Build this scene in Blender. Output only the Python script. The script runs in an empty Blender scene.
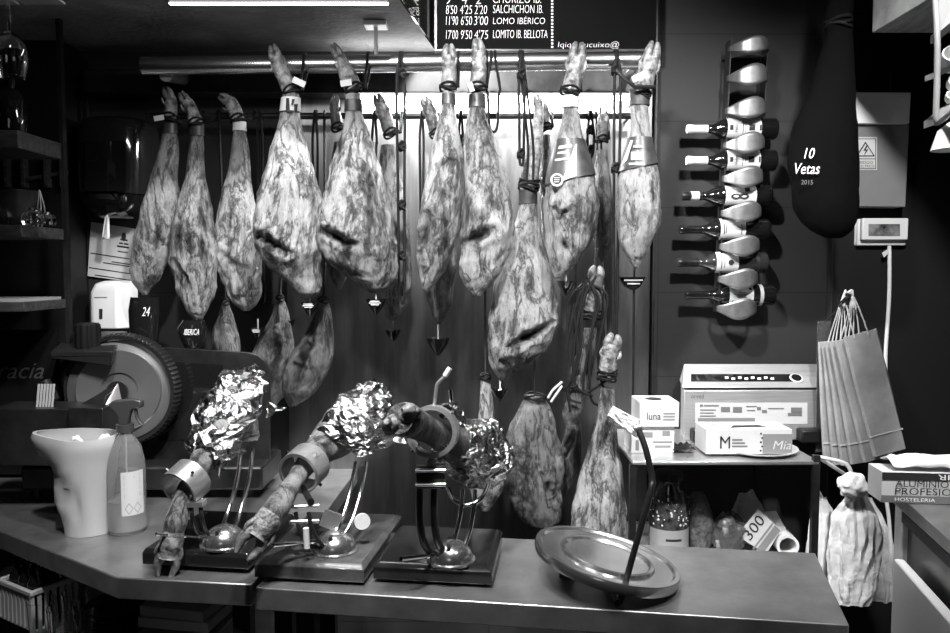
import bpy, bmesh, math, random
from mathutils import Vector, Matrix, noise

random.seed(7)
C = bpy.context.scene.collection
V = Vector
PI = math.pi

# ------------------------------------------------------------------ camera
F = 760.0
EYE = V((0, 0, 1.6))
PITCH = math.atan(46.5 / F)
CP, SP = math.cos(PITCH), math.sin(PITCH)


def P(px, py, Y):
    """world point at depth Y seen along the sight line of a place in the photograph"""
    u, v = (px - 475) / F, (316.5 - py) / F
    d = V((u, CP + v * SP, -SP + v * CP))
    return EYE + d * (Y / d.y)


def onz(px, py, z):
    u, v = (px - 475) / F, (316.5 - py) / F
    d = V((u, CP + v * SP, -SP + v * CP))
    return EYE + d * ((z - EYE.z) / d.z)


cam = bpy.data.objects.new('camera', bpy.data.cameras.new('camera'))
C.objects.link(cam)
cam.location = EYE
cam.rotation_euler = (PI / 2 - PITCH, 0, 0)
cam.data.sensor_width = 36
cam.data.lens = F / 950 * 36
cam.data.clip_start = 0.02
bpy.context.scene.camera = cam
sc = bpy.context.scene
sc.view_settings.view_transform = 'Standard'
sc.view_settings.look = 'None'
sc.view_settings.gamma = 1
sc.view_settings.exposure = 0.3
sc.view_settings.use_curve_mapping = False

# --------------------------------------------------------------- materials


def mat(name, col, rough=.5, metal=0., spec=.5, var=None, bump=None, coat=0., trans=0., emit=0., ior=1.45, alpha=1., aniso=0., vec_scale=None):
    m = bpy.data.materials.new(name)
    m.use_nodes = True
    nt = m.node_tree
    b = nt.nodes['Principled BSDF']
    b.inputs['Base Color'].default_value = (col, col, col, 1)
    b.inputs['Roughness'].default_value = rough
    b.inputs['Metallic'].default_value = metal
    b.inputs['Specular IOR Level'].default_value = spec
    b.inputs['Coat Weight'].default_value = coat
    b.inputs['Transmission Weight'].default_value = trans
    b.inputs['IOR'].default_value = ior
    b.inputs['Alpha'].default_value = alpha
    if emit:
        b.inputs['Emission Color'].default_value = (1, 1, 1, 1)
        b.inputs['Emission Strength'].default_value = emit
    tc = nt.nodes.new('ShaderNodeTexCoord')
    mp = nt.nodes.new('ShaderNodeMapping')
    nt.links.new(tc.outputs['Object'], mp.inputs['Vector'])
    if vec_scale:
        mp.inputs['Scale'].default_value = vec_scale
    if var:
        sc_, lo, hi = var[:3]
        n = nt.nodes.new('ShaderNodeTexNoise')
        n.inputs['Scale'].default_value = sc_
        n.inputs['Detail'].default_value = 6
        n.inputs['Roughness'].default_value = .65
        nt.links.new(mp.outputs[0], n.inputs['Vector'])
        r = nt.nodes.new('ShaderNodeValToRGB')
        r.color_ramp.elements[0].position = .33
        r.color_ramp.elements[1].position = .67
        r.color_ramp.elements[0].color = (lo, lo, lo, 1)
        r.color_ramp.elements[1].color = (hi, hi, hi, 1)
        nt.links.new(n.outputs['Fac'], r.inputs[0])
        nt.links.new(r.outputs[0], b.inputs['Base Color'])
        if len(var) > 3:
            mr = nt.nodes.new('ShaderNodeMapRange')
            mr.inputs['To Min'].default_value = rough - var[3]
            mr.inputs['To Max'].default_value = rough + var[3]
            nt.links.new(n.outputs['Fac'], mr.inputs['Value'])
            nt.links.new(mr.outputs[0], b.inputs['Roughness'])
    if bump:
        sc_, st = bump
        n2 = nt.nodes.new('ShaderNodeTexNoise')
        n2.inputs['Scale'].default_value = sc_
        n2.inputs['Detail'].default_value = 5
        nt.links.new(mp.outputs[0], n2.inputs['Vector'])
        bp = nt.nodes.new('ShaderNodeBump')
        bp.inputs['Strength'].default_value = st
        bp.inputs['Distance'].default_value = .01
        nt.links.new(n2.outputs['Fac'], bp.inputs['Height'])
        nt.links.new(bp.outputs[0], b.inputs['Normal'])
    return m


def ham_material(name, lo, mid, hi, flesh):
    m = bpy.data.materials.new(name)
    m.use_nodes = True
    nt = m.node_tree
    b = nt.nodes['Principled BSDF']
    L = nt.links.new
    tc = nt.nodes.new('ShaderNodeTexCoord')
    oi = nt.nodes.new('ShaderNodeObjectInfo')
    mu = nt.nodes.new('ShaderNodeMath')
    mu.operation = 'MULTIPLY'
    mu.inputs[1].default_value = 40
    L(oi.outputs['Random'], mu.inputs[0])
    ad = nt.nodes.new('ShaderNodeVectorMath')
    ad.operation = 'ADD'
    L(tc.outputs['Object'], ad.inputs[0])
    L(mu.outputs[0], ad.inputs[1])
    mp = nt.nodes.new('ShaderNodeMapping')
    mp.inputs['Scale'].default_value = (1, 1, .34)
    L(ad.outputs[0], mp.inputs['Vector'])

    def nz(scale, det, rough, dist=0., src=mp):
        n = nt.nodes.new('ShaderNodeTexNoise')
        n.inputs['Scale'].default_value = scale
        n.inputs['Detail'].default_value = det
        n.inputs['Roughness'].default_value = rough
        n.inputs['Distortion'].default_value = dist
        L(src.outputs[0], n.inputs['Vector'])
        return n

    def ramp(src, stops):
        r = nt.nodes.new('ShaderNodeValToRGB')
        e = r.color_ramp.elements
        e[0].position, e[1].position = stops[0][0], stops[-1][0]
        for el, s in ((e[0], stops[0]), (e[1], stops[-1])):
            el.color = (s[1], s[1], s[1], 1)
        for s in stops[1:-1]:
            k = e.new(s[0])
            k.color = (s[1], s[1], s[1], 1)
        L(src, r.inputs[0])
        return r
    big = nz(9, 6, .65, .3)
    fine = nz(36, 10, .8, .2)
    mix = nt.nodes.new('ShaderNodeMath')
    mix.operation = 'MULTIPLY_ADD'
    mix.inputs[1].default_value = .45
    L(big.outputs['Fac'], mix.inputs[0])
    m2 = nt.nodes.new('ShaderNodeMath')
    m2.operation = 'MULTIPLY'
    m2.inputs[1].default_value = .55
    L(fine.outputs['Fac'], m2.inputs[0])
    L(m2.outputs[0], mix.inputs[2])
    col = ramp(mix.outputs[0], [(.395, lo), (.45, mid), (.51, hi), (.62, min(1, hi * 1.5))])
    speck = nz(70, 8, .75, .2)
    sp = ramp(speck.outputs['Fac'], [(.36, .12), (.46, 1)])
    mm = nt.nodes.new('ShaderNodeMix')
    mm.data_type = 'RGBA'
    mm.blend_type = 'MULTIPLY'
    mm.inputs['Factor'].default_value = .8
    L(col.outputs[0], mm.inputs['A'])
    L(sp.outputs[0], mm.inputs['B'])
    wr = nz(13, 7, .6, .4)
    sub_ = nt.nodes.new('ShaderNodeMath')
    sub_.operation = 'SUBTRACT'
    sub_.inputs[1].default_value = .5
    L(wr.outputs['Fac'], sub_.inputs[0])
    rg = nt.nodes.new('ShaderNodeMath')
    rg.operation = 'ABSOLUTE'
    L(sub_.outputs[0], rg.inputs[0])
    rgr = ramp(rg.outputs[0], [(.0, .10), (.010, .35), (.032, 1)])
    m3 = nt.nodes.new('ShaderNodeMix')
    m3.data_type = 'RGBA'
    m3.blend_type = 'MULTIPLY'
    m3.inputs['Factor'].default_value = .9
    L(mm.outputs['Result'], m3.inputs['A'])
    L(rgr.outputs[0], m3.inputs['B'])
    mm = m3
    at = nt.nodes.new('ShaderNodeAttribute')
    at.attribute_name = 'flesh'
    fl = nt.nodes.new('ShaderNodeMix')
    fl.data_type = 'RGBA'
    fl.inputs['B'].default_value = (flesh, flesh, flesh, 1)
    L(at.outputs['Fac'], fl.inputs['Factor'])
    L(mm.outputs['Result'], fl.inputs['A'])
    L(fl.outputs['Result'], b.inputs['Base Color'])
    b.inputs['Roughness'].default_value = .29
    b.inputs['Specular IOR Level'].default_value = .55
    bp = nt.nodes.new('ShaderNodeBump')
    bp.inputs['Strength'].default_value = 1.
    bp.inputs['Distance'].default_value = .018
    L(fine.outputs['Fac'], bp.inputs['Height'])
    bp2 = nt.nodes.new('ShaderNodeBump')
    bp2.inputs['Strength'].default_value = .5
    bp2.inputs['Distance'].default_value = .006
    L(speck.outputs['Fac'], bp2.inputs['Height'])
    L(bp.outputs[0], bp2.inputs['Normal'])
    bp3 = nt.nodes.new('ShaderNodeBump')
    bp3.inputs['Strength'].default_value = .8
    bp3.inputs['Distance'].default_value = .004
    mrr = nt.nodes.new('ShaderNodeMapRange')
    mrr.inputs['From Max'].default_value = .05
    L(rg.outputs[0], mrr.inputs['Value'])
    L(mrr.outputs[0], bp3.inputs['Height'])
    L(bp2.outputs[0], bp3.inputs['Normal'])
    L(bp3.outputs[0], b.inputs['Normal'])
    return m


def wall_material():
    m = mat('painted_panel', .05, .5, spec=.2, bump=(60, .05))
    nt = m.node_tree
    b = nt.nodes['Principled BSDF']
    tc = nt.nodes.new('ShaderNodeTexCoord')
    mp = nt.nodes.new('ShaderNodeMapping')
    mp.inputs['Rotation'].default_value = (PI / 2, 0, 0)
    mp.inputs['Location'].default_value = (.40, 0.02, 0)
    nt.links.new(tc.outputs['Object'], mp.inputs['Vector'])
    br = nt.nodes.new('ShaderNodeTexBrick')
    br.inputs['Scale'].default_value = 1
    br.inputs['Mortar Size'].default_value = .0022
    br.inputs['Brick Width'].default_value = .6
    br.inputs['Row Height'].default_value = .3
    br.inputs['Color1'].default_value = (.028,) * 3 + (1,)
    br.inputs['Color2'].default_value = (.025,) * 3 + (1,)
    br.inputs['Mortar'].default_value = (.016,) * 3 + (1,)
    br.offset = 0
    nt.links.new(mp.outputs[0], br.inputs['Vector'])
    nt.links.new(br.outputs['Color'], b.inputs['Base Color'])
    return m


M = dict(
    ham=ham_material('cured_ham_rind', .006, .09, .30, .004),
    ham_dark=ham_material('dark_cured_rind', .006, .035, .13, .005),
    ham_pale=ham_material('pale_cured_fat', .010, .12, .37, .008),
    trotter=mat('trotter_skin', .2, .4, var=(45, .02, .34), bump=(60, .9)),
    trotter_dark=mat('dark_trotter_skin', .06, .36, var=(40, .01, .13), bump=(60, .9)),
    hoof=mat('hoof_horn', .1, .35, var=(60, .015, .24), bump=(80, .5)),
    rope=mat('black_cord', .008, .6, spec=.2, bump=(300, .3)),
    steel=mat('brushed_steel', .62, .3, .85, var=(40, .52, .68, .06), vec_scale=(1, 1, 8)),
    band_metal=mat('rack_band_metal', .22, .4, .75, var=(30, .17, .26)),
    tan_paper=mat('tan_paper', .26, .7),
    satin=mat('satin_steel', .45, .38, .55, var=(40, .38, .48, .05), vec_scale=(.2, 1, 6)),
    steel_top=mat('worn_steel_sheet', .42, .38, .9, var=(9, .36, .52, .10), bump=(30, .03)),
    steel_panel=mat('steel_wall_sheet', .18, .34, .98, var=(4, .13, .2, .05), vec_scale=(6, 1, .6)),
    chrome=mat('chrome', .85, .07, 1.),
    foil=mat('aluminium_foil', .36, .21, 1., bump=(60, .8)),
    black=mat('black_plastic', .009, .4, spec=.3, bump=(120, .08)),
    gloss_black=mat('gloss_black', .008, .08, coat=.6),
    smoke=mat('smoked_plastic', .012, .1, coat=.5),
    dark_metal=mat('dark_metal', .03, .36, .6, var=(8, .015, .045)),
    grey_metal=mat('grey_painted_metal', .30, .4, var=(4, .26, .34)),
    cabinet=mat('electrical_cabinet_paint', .17, .4, var=(4, .15, .19)),
    cabinet_top=mat('electrical_cabinet_top', .8, .35, var=(4, .7, .85)),
    light_metal=mat('light_painted_metal', .62, .35, var=(6, .5, .72)),
    marble=mat('dark_stone_board', .06, .16, var=(7, .015, .09), bump=(40, .03)),
    black_board=mat('black_board_slab', .01, .14),
    white=mat('white_plastic', .58, .4),
    white_paper=mat('white_paper', .8, .8, bump=(90, .2)),
    grey_paper=mat('light_grey_paper', .5, .7),
    card=mat('white_card', .52, .6),
    kraft=mat('kraft_paper', .27, .75, var=(12, .22, .33), bump=(100, .12)),
    kraft_cord=mat('paper_cord', .42, .8),
    rail=mat('polished_rail_steel', .6, .27, 1.),
    trigger=mat('dark_trigger_plastic', .04, .4),
    guard=mat('slicer_guard_metal', .045, .35, .7),
    blade=mat('polished_blade', .4, .33, .88),
    film=mat('white_plastic_film', .78, .35, bump=(24, .9)),
    ink=mat('dark_ink', .015, .6),
    grey_ink=mat('grey_ink', .14, .6),
    chalk=mat('chalk_paint', .8, .9),
    white_ink=mat('white_ink', .8, .6),
    sign_dark=mat('dim_lettering', .05, .5),
    slate=mat('blackboard', .004, .7, spec=.05, bump=(40, .02)),
    wood=mat('dark_shelf_wood', .06, .5, spec=.3, var=(14, .02, .07), vec_scale=(1, 6, 6)),
    ceiling=mat('textured_ceiling', .2, .75, spec=.2, var=(3, .10, .24), bump=(45, .5)),
    wall=wall_material(),
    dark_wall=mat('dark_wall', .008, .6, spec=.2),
    floor=mat('dark_floor', .04, .5, var=(5, .03, .06)),
    glass=mat('clear_glass', 1., .02, trans=1., ior=1.48),
    dark_glass=mat('dark_bottle_glass', .006, .05, coat=.4),
    green_glass=mat('pale_bottle_glass', .03, .06, coat=.4, trans=.35),
    cloth=mat('black_cloth_cover', .0035, .9, spec=.06, bump=(500, .5)),
    wrap=mat('clear_wrap', .06, .14, coat=.7, bump=(40, .9)),
    screen=mat('dark_screen', .03, .08, coat=.8, var=(20, .01, .25)),
    led=mat('lamp_tube', 1., .5, emit=5.),
    led_soft=mat('light_strip_diffuser', 1., .5, emit=14.),
    translucent=mat('milky_plastic', .46, .35, trans=.15),
    liquid=mat('cleaning_liquid', .42, .2, trans=.2),
    bottle_clear=mat('clear_bottle_plastic', .9, .1, trans=.9, ior=1.15),
    bread=mat('dark_netted_parcel', .05, .35, var=(50, .01, .14), bump=(60, .9)),
    cups=mat('white_china', .8, .2),
    olive=mat('dark_jar_contents', .012, .08, coat=.6, var=(60, .003, .08)),
    lid=mat('round_tray_metal', .45, .2, .93, var=(6, .35, .55, .06)),
    band=mat('dark_label_sleeve', .03, .4, var=(30, .018, .05)),
    bluegrey=mat('mid_grey_card', .2, .6),
)

# ------------------------------------------------------------ mesh helpers


class MB:
    def __init__(s):
        s.v, s.f, s.at = [], [], []

    def quad(s, a, b, c, d):
        n = len(s.v)
        s.v += [V(a), V(b), V(c), V(d)]
        s.f.append((n, n + 1, n + 2, n + 3))
        return s

    def obox(s, o, ex, ey, ez):
        n = len(s.v)
        o, ex, ey, ez = V(o), V(ex), V(ey), V(ez)
        for k in (0, 1):
            for a, b in ((0, 0), (1, 0), (1, 1), (0, 1)):
                s.v.append(o + ex * a + ey * b + ez * k)
        for q in ((3, 2, 1, 0), (4, 5, 6, 7), (0, 1, 5, 4), (1, 2, 6, 5), (2, 3, 7, 6), (3, 0, 4, 7)):
            s.f.append(tuple(n + i for i in q))
        return s

    def box(s, c, size, R=None):
        c, size = V(c), V(size)
        R = R or Matrix.Identity(3)
        ex, ey, ez = R @ V((size.x, 0, 0)), R @ V((0, size.y, 0)), R @ V((0, 0, size.z))
        return s.obox(c - (ex + ey + ez) / 2, ex, ey, ez)

    def span(s, a, b):
        a, b = V(a), V(b)
        return s.box((a + b) / 2, [abs(b[i] - a[i]) for i in range(3)])

    def loft(s, rings, cap0=True, cap1=True, closed=False):
        n0, k = len(s.v), len(rings[0])
        for r in rings:
            s.v += [V(p) for p in r]
        m = len(rings)
        for i in range(m if closed else m - 1):
            for j in range(k):
                a, b = n0 + i * k, n0 + ((i + 1) % m) * k
                s.f.append((a + j, a + (j + 1) % k, b + (j + 1) % k, b + j))
        if not closed:
            if cap0:
                s.f.append(tuple(n0 + j for j in reversed(range(k))))
            if cap1:
                s.f.append(tuple(n0 + (m - 1) * k + j for j in range(k)))
        return s

    def tube(s, pts, r, n=10, closed=False, flat=1.0):
        pts = [V(p) for p in pts]
        m = len(pts)
        rs = r if isinstance(r, (list, tuple)) else [r] * m
        rings, nrm = [], None
        for i in range(m):
            if closed:
                t = pts[(i + 1) % m] - pts[i - 1]
            else:
                t = pts[min(i + 1, m - 1)] - pts[max(i - 1, 0)]
            t = t.normalized() if t.length > 1e-9 else V((0, 0, 1))
            if nrm is None:
                nrm = t.cross(V((0, 1, 0)))
                if nrm.length < .1:
                    nrm = t.cross(V((1, 0, 0)))
            nrm = (nrm - t * nrm.dot(t)).normalized()
            b = t.cross(nrm)
            rings.append([pts[i] + (nrm * math.cos(2 * PI * j / n) + b * flat * math.sin(2 * PI * j / n)) * rs[i] for j in range(n)])
        return s.loft(rings, closed=closed)

    def lathe(s, prof, c=(0, 0, 0), axis=(0, 0, 1), n=36):
        q = V((0, 0, 1)).rotation_difference(V(axis).normalized())
        rings = []
        for r, z in prof:
            rings.append([V(c) + q @ V((max(r, 1e-5) * math.cos(2 * PI * j / n), max(r, 1e-5) * math.sin(2 * PI * j / n), z)) for j in range(n)])
        if prof[0] == prof[-1]:
            return s.loft(rings[:-1], closed=True)
        return s.loft(rings)

    def prism(s, pts, off):
        off = V(off)
        return s.loft([[V(p) for p in pts], [V(p) + off for p in pts]])

    def grid(s, fn, nu, nv):
        n0 = len(s.v)
        for i in range(nu + 1):
            for j in range(nv + 1):
                s.v.append(V(fn(i / nu, j / nv)))
        for i in range(nu):
            for j in range(nv):
                a = n0 + i * (nv + 1) + j
                s.f.append((a, a + 1, a + nv + 2, a + nv + 1))
        return s


ORG = {}


def tag(o, label, cat, group=None, kind=None):
    o['label'] = label
    o['category'] = cat
    if group:
        o['group'] = group
    if kind:
        o['kind'] = kind
    return o


def thing(name, label, cat, loc, group=None, kind=None):
    o = bpy.data.objects.new(name, None)
    o.empty_display_size = .05
    C.objects.link(o)
    o.location = loc
    ORG[o] = V(loc)
    return tag(o, label, cat, group, kind)


def build(mb, name, m, parent=None, smooth=True, bevel=0., sub=0, solid=0., angle=40, attr=None, label=None):
    verts = [V(v) for v in mb.v]
    if parent is not None:
        org = ORG[parent]
    else:
        lo = [min(v[i] for v in verts) for i in range(3)]
        hi = [max(v[i] for v in verts) for i in range(3)]
        org = V(((lo[0] + hi[0]) / 2, (lo[1] + hi[1]) / 2, lo[2]))
    me = bpy.data.meshes.new(name)
    me.from_pydata([v - org for v in verts], [], mb.f)
    if attr:
        a = me.attributes.new('flesh', 'FLOAT', 'POINT')
        a.data.foreach_set('value', attr)
    bm = bmesh.new()
    bm.from_mesh(me)
    bmesh.ops.recalc_face_normals(bm, faces=bm.faces)
    bm.to_mesh(me)
    bm.free()
    me.materials.append(m)
    if smooth:
        me.polygons.foreach_set('use_smooth', [True] * len(me.polygons))
        me.set_sharp_from_angle(angle=math.radians(angle))
    o = bpy.data.objects.new(name, me)
    C.objects.link(o)
    if parent is not None:
        o.parent = parent
    else:
        o.location = org
    ORG[o] = org
    if solid:
        d = o.modifiers.new('solid', 'SOLIDIFY')
        d.thickness = solid
        d.offset = 0
    if bevel:
        d = o.modifiers.new('bevel', 'BEVEL')
        d.width = bevel
        d.segments = 2
        d.limit_method = 'ANGLE'
    if sub:
        d = o.modifiers.new('sub', 'SUBSURF')
        d.levels = d.render_levels = sub
    if label:
        o['label'] = label
    return o


def struct(mb, name, m, **k):
    o = build(mb, name, m, None, **k)
    o['kind'] = 'structure'
    return o


def solo(mb, name, m, label, cat, group=None, kind=None, **k):
    o = build(mb, name, m, None, **k)
    return tag(o, label, cat, group, kind)


def copy_tree(o, parent=None):
    c = o.copy()
    C.objects.link(c)
    if parent is not None:
        c.parent = parent
    ORG[c] = ORG.get(o, V((0, 0, 0))).copy()
    for ch in list(o.children):
        copy_tree(ch, c)
    return c


_tx = {}


def text(parent, s, o, ex, ey, m, name='lettering', shear=0.):
    """flat printed letters filling the box o, ex (full width), ey (height)"""
    thin = m.name == 'chalk_paint'
    key = (s, shear, thin)
    if key not in _tx:
        cu = bpy.data.curves.new('lettering', 'FONT')
        cu.body = s
        cu.resolution_u = 3
        cu.shear = shear
        if thin:
            cu.offset = -.016
        ob = bpy.data.objects.new('lettering', cu)
        C.objects.link(ob)
        dg = bpy.context.evaluated_depsgraph_get()
        me = bpy.data.meshes.new_from_object(ob.evaluated_get(dg))
        vs = [v.co.copy() for v in me.vertices]
        fs = [tuple(p.vertices) for p in me.polygons]
        bpy.data.objects.remove(ob)
        bpy.data.curves.remove(cu)
        x0, x1 = min(v.x for v in vs), max(v.x for v in vs)
        y0, y1 = min(v.y for v in vs), max(v.y for v in vs)
        _tx[key] = ([((v.x - x0) / (x1 - x0), (v.y - y0) / (y1 - y0)) for v in vs], fs)
    uv, fs = _tx[key]
    mb = MB()
    o, ex, ey = V(o), V(ex), V(ey)
    mb.v = [o + ex * u + ey * v for u, v in uv]
    mb.f = list(fs)
    return build(mb, name, m, parent, smooth=False)


def ptext(parent, s, x0, y0, x1, y1, Y, m, shear=0., name='lettering'):
    """letters on a wall-parallel face at depth Y, between two corners (x0,y1 = lower left)"""
    a, b, c = P(x0, y1, Y), P(x1, y1, Y), P(x0, y0, Y)
    return text(parent, s, a, b - a, c - a, m, name, shear)


def prects(parent, name, rects, Y, m):
    mb = MB()
    for x0, y0, x1, y1 in rects:
        mb.quad(P(x0, y1, Y), P(x1, y1, Y), P(x1, y0, Y), P(x0, y0, Y))
    return build(mb, name, m, parent, smooth=False)


def pbox(mb, x0, y0, x1, y1, Y, d):
    """box whose front face at depth Y spans the given corners"""
    a, b, c = P(x0, y1, Y), P(x1, y1, Y), P(x0, y0, Y)
    a.y = Y
    return mb.obox(a, V((b.x - a.x, 0, 0)), V((0, d, 0)), V((0, 0, c.z - a.z)))


def spline(pts, n):
    pts = [V(p) for p in pts]
    out = []
    m = len(pts) - 1
    for i in range(m):
        p0, p1, p2, p3 = pts[max(i - 1, 0)], pts[i], pts[i + 1], pts[min(i + 2, m)]
        for k in range(n):
            t = k / n
            out.append(.5 * ((2 * p1) + (-p0 + p2) * t + (2 * p0 - 5 * p1 + 4 * p2 - p3) * t * t + (-p0 + 3 * p1 - 3 * p2 + p3) * t ** 3))
    out.append(pts[-1])
    return out


def lerp1(xs, ys, x):
    if x <= xs[0]:
        return ys[0]
    for i in range(len(xs) - 1):
        if x <= xs[i + 1]:
            t = (x - xs[i]) / (xs[i + 1] - xs[i])
            y0 = ys[max(i - 1, 0)]
            y1, y2 = ys[i], ys[i + 1]
            y3 = ys[min(i + 2, len(ys) - 1)]
            return .5 * ((2 * y1) + (-y0 + y2) * t + (2 * y0 - 5 * y1 + 4 * y2 - y3) * t * t + (-y0 + 3 * y1 - 3 * y2 + y3) * t ** 3)
    return ys[-1]


# ================================================================= SETTING
YW = 2.70                                                     # back wall
struct(MB().span((-2.4, YW, 0), (2.1, YW + .12, 3.0)), 'wall_back', M['wall'])
struct(MB().span((-2.4, -2.6, -.1), (2.1, YW + .12, 0)), 'floor', M['floor'])
struct(MB().span((-2.52, -2.6, 0), (-2.4, YW + .12, 3.0)), 'wall_left', M['dark_wall'])
struct(MB().span((2.1, -2.6, 0), (2.22, YW + .12, 3.0)), 'wall_right', M['dark_wall'])
struct(MB().span((-2.4, -2.72, 0), (2.1, -2.6, 3.0)), 'wall_front', M['dark_wall'])
struct(MB().span((-2.4, -2.6, 2.85), (2.1, YW, 2.97)), 'ceiling', M['ceiling'])
# lowered ceiling over the left half, its right edge running towards the room
soff = [(-2.4, 1.86, 2.36), (-.263, 1.86, 2.36), (-.135, YW, 2.36), (-2.4, YW, 2.36)]
struct(MB().prism(soff, (0, 0, .48)), 'ceiling_lowered', M['ceiling'])
struct(MB().prism([(-.262, 1.86, 2.357), (-.256, 1.86, 2.357), (-.128, YW, 2.357), (-.134, YW, 2.357)], (0, 0, .48)), 'trim_1', M['gloss_black'])
# strip where the tiled wall meets the passage on the left
struct(MB().span(P(85, 125, 2.66), P(88, 62, 2.68)), 'trim_2', M['dark_metal'])
# dark return wall behind the shelves
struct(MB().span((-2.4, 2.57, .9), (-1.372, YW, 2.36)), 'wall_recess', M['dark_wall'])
# steel sheet lining the wall behind the hams
a, b = P(292, 570, 2.685), P(652, 66, 2.685)
struct(MB().span((a.x, 2.675, a.z), (b.x, 2.698, b.z)), 'trim_3', M['steel_panel'])
a, b = P(649, 570, 2.685), P(655, 66, 2.685)
struct(MB().span((a.x, 2.66, a.z), (b.x, 2.698, b.z)), 'trim_4', M['dark_metal'])
a, b = P(90, 95, 2.62), P(645, 72, 2.62)
struct(MB().span((a.x, 2.585, a.z), (b.x, 2.674, b.z)), 'trim_5', M['dark_metal'], bevel=.003)


# light falling off at the right, put in as a dark wall sheet
struct(MB().span((P(842, 0, 2.69).x, 2.694, 0), (2.09, 2.699, 2.84)), 'wall_shade', M['dark_wall'])

# lamps ---------------------------------------------------------------------
t = thing('ceiling_light', 'dark strip light with a bright lower edge on the lowered ceiling', 'light', (-.5, 1.98, 2.29))
build(MB().span((-.785, 1.865, 2.278), (-.212, 1.978, 2.36)), 'housing', M['black'], t, bevel=.004)
build(MB().span((-.778, 1.973, 2.2735), (-.220, 1.985, 2.279)), 'diffuser', M['led'], t, bevel=.003)
for nm, y0, y1, txt in (('light_strip', 69.3, 71.6, 'thin bright light line along the top edge of the dark beam behind the rail'),
                        ('light_strip', 94.7, 97.2, 'bright light strip under the dark beam washing the steel sheet')):
    a, b = P(345, y1, 2.62), P(640, y0, 2.62)
    tag(build(MB().span((a.x, 2.6 if y0 < 80 else 2.63, a.z), (b.x, 2.64 if y0 < 80 else 2.67, b.z)), nm, M['led_soft']), txt, 'light', 'light strips on the beam')


def area(name, loc, target, size, power, size_y=None):
    l = bpy.data.lights.new(name, 'AREA')
    l.energy = power
    l.size = size
    if size_y:
        l.shape = 'RECTANGLE'
        l.size_y = size_y
    o = bpy.data.objects.new(name, l)
    C.objects.link(o)
    o.location = loc
    o.rotation_euler = (V(target) - V(loc)).to_track_quat('-Z', 'Y').to_euler()
    return o


def spot(name, loc, target, power, cone, blend, radius):
    l = bpy.data.lights.new(name, 'SPOT')
    l.energy = power
    l.spot_size = math.radians(cone)
    l.spot_blend = blend
    l.shadow_soft_size = radius
    o = bpy.data.objects.new(name, l)
    C.objects.link(o)
    o.location = loc
    o.rotation_euler = (V(target) - V(loc)).to_track_quat('-Z', 'Y').to_euler()
    return o


spot('key_lamp', (-.12, 1.12, 2.78), (-.02, 2.35, 1.7), 212, 88, .6, .06)
spot('counter_lamp', (-.55, .95, 2.75), (-.6, 2.05, 1.0), 130, 74, .8, .06)
spot('bar_lamp', (.80, 1.0, 2.8), (1.0, 2.35, 1.3), 200, 78, .8, .06)
area('strip_lamp', (-.5, 1.93, 2.265), (-.47, 2.25, 1.2), .5, 4, .06)
area('beam_lamp', (.04, 2.63, P(400, 99, 2.63).z), (.04, 2.80, 1.85), .9, 62, .03)
area('under_counter_fill', (-.6, -1.6, 2.3), (-.6, 1.9, .7), .8, 2)  # unseen fill added behind the camera to lighten the space under the counter

w = bpy.data.worlds.new('world')
sc.world = w
w.use_nodes = True
w.node_tree.nodes['Background'].inputs[0].default_value = (.004, .004, .004, 1)

# rails ---------------------------------------------------------------------
RY, RR = 2.39, .0275
ra, rb = P(143, 66, RY), P(644, 60.5, RY)
QY, QR = 2.575, .011


def rail_z(x):
    return ra.z + (rb.z - ra.z) * (x - ra.x) / (rb.x - ra.x)


QZ = P(475, 116, QY).z
t = thing('hanging_rail', 'thick polished steel tube rail the hams hang from', 'rail', ((ra.x + rb.x) / 2, RY, ra.z - RR))
build(MB().tube([ra, rb], RR, 36), 'tube', M['rail'], t)
e0, e1 = P(163, 70, RY), P(192, 81, YW - .02)
build(MB().tube([e0 + V((0, .02, -.01)), e1 + V((0, 0, .0))], .02, 20).lathe([(.03, 0), (.03, .012)], e1, (0, 1, 0)), 'wall_bracket', M['steel'], t)
x = P(376, 40, RY).x
build(MB().tube([(x, RY, rail_z(x) + RR - .004), (x, RY, 2.349)], .006, 12), 'ceiling_bracket', M['light_metal'], t)
build(MB().span((x - .035, RY - .03, 2.345), (x + .035, RY + .03, 2.36)), 'bracket_plate', M['light_metal'], t, bevel=.003)
x = P(640, 60, RY).x
build(MB().tube([(x, RY + .01, rail_z(x)), (x, 2.70, rail_z(x))], .012, 12), 'end_bracket', M['steel'], t)
t = thing('rear_rail', 'thin dark steel bar behind the thick rail', 'rail', (0, QY, QZ - QR))
qa, qb = P(150, 116, QY), P(638, 116, QY)
build(MB().tube([(qa.x, QY, QZ), (qb.x, QY, QZ)], QR, 14), 'bar', M['dark_metal'], t)
for px in (168, 398, 630):
    x = P(px, 116, QY).x
    build(MB().tube([(x, QY + .005, QZ), (x, 2.69, QZ)], .006, 10), 'bar_bracket', M['dark_metal'], t)


# ==================================================================== HAMS
HG = 'cured hams hanging from the rails'


class Outline:
    def __init__(s, rows, Y, thick):
        s.ys = [r[0] for r in rows]
        s.cx = [(r[1] + r[2]) / 2 for r in rows]
        s.w = [(r[2] - r[1]) / 2 for r in rows]
        s.Y, s.thick = Y, thick

    def at(s, y):
        return lerp1(s.ys, s.cx, y), max(.3, lerp1(s.ys, s.w, y))

    def surf(s, px, py, off=.004):
        cx, w = s.at(py)
        u = max(-.98, min(.98, (px - cx) / w))
        d = w * s.Y / F * s.thick * math.sqrt(1 - u * u) + off
        return P(px, py, s.Y - d)


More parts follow.
